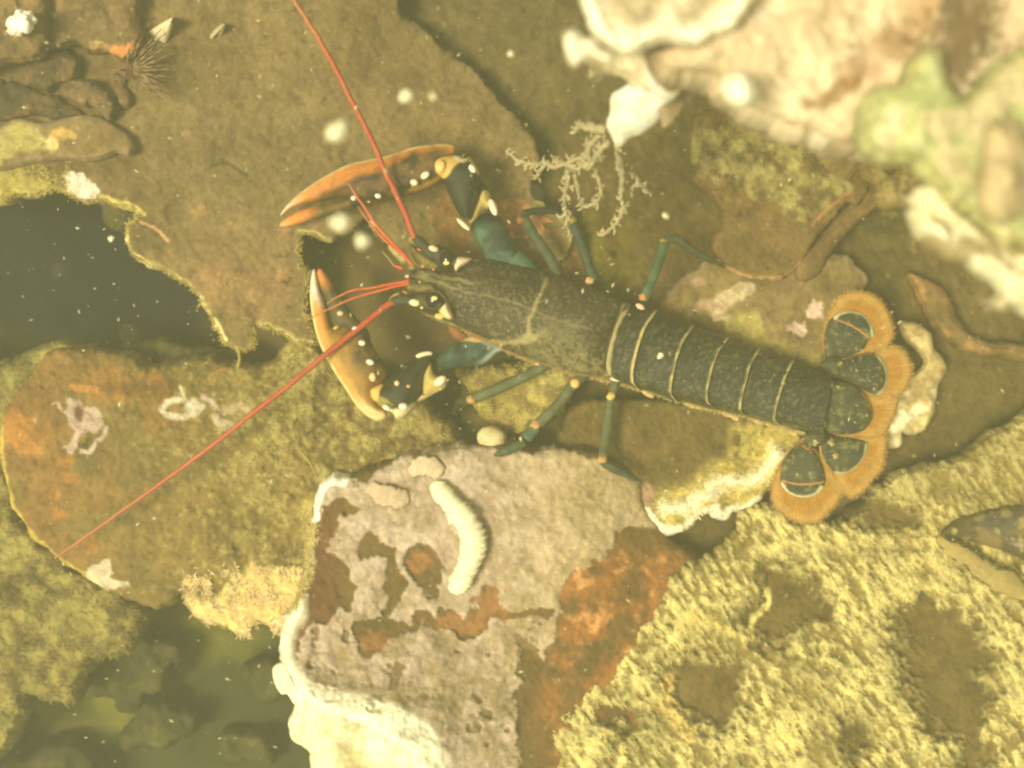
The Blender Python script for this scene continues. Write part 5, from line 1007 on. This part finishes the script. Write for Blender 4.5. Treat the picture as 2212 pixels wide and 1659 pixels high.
antenna("antennule", [(a, b, h) for (a, b), h in zip(A1((1225, 1165), (1120, 1060), (1000, 960), (880, 830), (820, 750), (770, 670)), (76, 82, 90, 94, 96, 98))], [3.2, 3, 2.6, 2, 1.3, .6], 14, oa, 8)
antenna("antennule", [(a, b, h) for (a, b), h in zip(A1((1210, 1312), (1050, 1345), (880, 1378), (740, 1400), (620, 1445), (500, 1512)), (80, 84, 88, 90, 90, 90))], [3.2, 3, 2.8, 2.4, 1.8, .8], 14, oa, 8)
antenna("antennule", [(a, b, h) for (a, b), h in zip(A1((1215, 1335), (1100, 1362), (930, 1408), (750, 1465), (550, 1548), (320, 1660)), (78, 80, 82, 84, 84, 84))], [3.4, 3.2, 3, 2.4, 1.8, .8], 14, oa, 8)
antenna("whisker", [(850, 573, 82), (838, 557, 86), (825, 542, 88)], [1.2, .9, .6], 6, lambda t: a4(np.broadcast_to(lin(190, 170, 110), (len(t), 3)), .6), 6)

# ------------------------------------------------------------------ marine snow
sn = [(878, 207, 17, 800, "bright white drifting flake right of the upper antenna"), (936, 208, 11, 800, "small white drifting flake just right of the bright one"), (728, 284, 26, 950, "soft round pale flake left of the upper antenna"),
      (735, 480, 26, 950, "soft white flake below the raised claw's fingers"), (784, 520, 19, 950, "white oval flake beside the antennule tips"), (605, 172, 20, 1500, "faint round flake to the right of the anemone"), (395, 240, 15, 1450, "faint streaky flake above the large silt slab"),
      (410, 262, 12, 1450, "faint lower blob of the streaky flake above the silt slab"), (240, 516, 7, 300, "small crisp white flake in the left hollow"), (126, 585, 13, 1100, "dim grey flake in the middle of the left hollow"),
      (280, 722, 16, 1300, "round pinkish flake at the bottom of the left hollow"), (1155, 415, 11, 1200, "faint pale flake below the hydroid's left arm"), (1288, 160, 9, 1250, "dim round flake under the white knobbly stub"),
      (1438, 466, 9, 500, "small pale v shaped flake left of the pointed slab"), (1103, 116, 8, 600, "tiny pale forked flake near the top centre"), (1427, 768, 8, 230, "pale crumb resting above the first abdomen ring")]
for i, (u, v, r, h, lb) in enumerate(sn):
    m = MB(); bl = 37 * (h - 40) / (2400 - h) * .5
    rr = max(r * .7, r - bl * .3); cc = lin(236, 222, 176) if i not in (5, 6, 7, 9, 10) else lin(170, 150, 110)
    if i in (5, 6, 7, 9, 10, 11): rr *= .55
    ball(m, u, v, h, rr, rr * (.8 if i % 2 else 1), rr * .6, i, np.append(cc, .9), n=12, lump=.5, seed=i)
    tag(m.build("drifting_flake", M["snow"]), lb, "drifting flake", "pale flakes drifting in the water")
m = MB(); r_ = np.random.default_rng(77); n = 1500
u = r_.random(n) * 2400 - 90; v = r_.random(n) * 1800 - 70; h = r_.random(n) * 420 + 60
big_ = r_.random(n) < .05; a = r_.random(n) * 6.28; L = (1 + 1.2 * big_ * (hl0 := ((u < 640) & (v > 1300)))) * 2.0 + 5 * r_.random(n) ** 4; W = L * (.25 + .3 * r_.random(n))
hl = (u < 640) & (v > 430) & (v < 800); h = np.where(hl, h - 250, h); hl2 = (u < 640) & (v > 1350); h = np.where(hl2, h - 220, h)
octv = [(1, 0, 0), (0, 1, 0), (-1, 0, 0), (0, -1, 0), (0, 0, 1), (0, 0, -1)]; VV = []
for x, y, z in octv: VV.append(at(u + x * L * np.cos(a) - y * W * np.sin(a), v + x * L * np.sin(a) + y * W * np.cos(a), h + z * W))
T = []; 
for q in ((0, 1, 4), (1, 2, 4), (2, 3, 4), (3, 0, 4), (1, 0, 5), (2, 1, 5), (3, 2, 5), (0, 3, 5)): T.append(np.arange(n)[:, None] * 6 + np.array(q)[None])
m.add(np.stack(VV, 1).reshape(-1, 3), None, np.concatenate(T), np.repeat(a4(mixc(np.broadcast_to(lin(228, 214, 160), (n, 3)).copy(), lin(176, 162, 110), r_.random(n)), .9), 6, 0))
o = m.build("suspended_specks", M["snow"], smooth=False); tag(o, "fine pale specks of silt hanging everywhere in the water", "specks", kind="stuff")

# ------------------------------------------------------------------ water haze
hz, nt, b, out = nodes("water_haze"); nt.nodes.remove(b)
pv = nt.nodes.new("ShaderNodeVolumePrincipled"); pv.inputs["Color"].default_value = (.79, .79, .50, 1); pv.inputs["Density"].default_value = .64; pv.inputs["Anisotropy"].default_value = .3
nt.links.new(pv.outputs[0], out.inputs["Volume"])
x, y, z0, z1 = 1.2, 1.1, -1.2, HC * S + .03
me = bpy.data.meshes.new("haze"); me.from_pydata([(-x, -y, z0), (x, -y, z0), (x, y, z0), (-x, y, z0), (-x, -y, z1), (x, -y, z1), (x, y, z1), (-x, y, z1)], [], [(0, 3, 2, 1), (4, 5, 6, 7), (0, 1, 5, 4), (1, 2, 6, 5), (2, 3, 7, 6), (3, 0, 4, 7)])
me.materials.append(hz); o = bpy.data.objects.new("haze", me); COL.objects.link(o); o["kind"] = "stuff"; o["label"] = "greenish yellow murky water filling the whole scene"
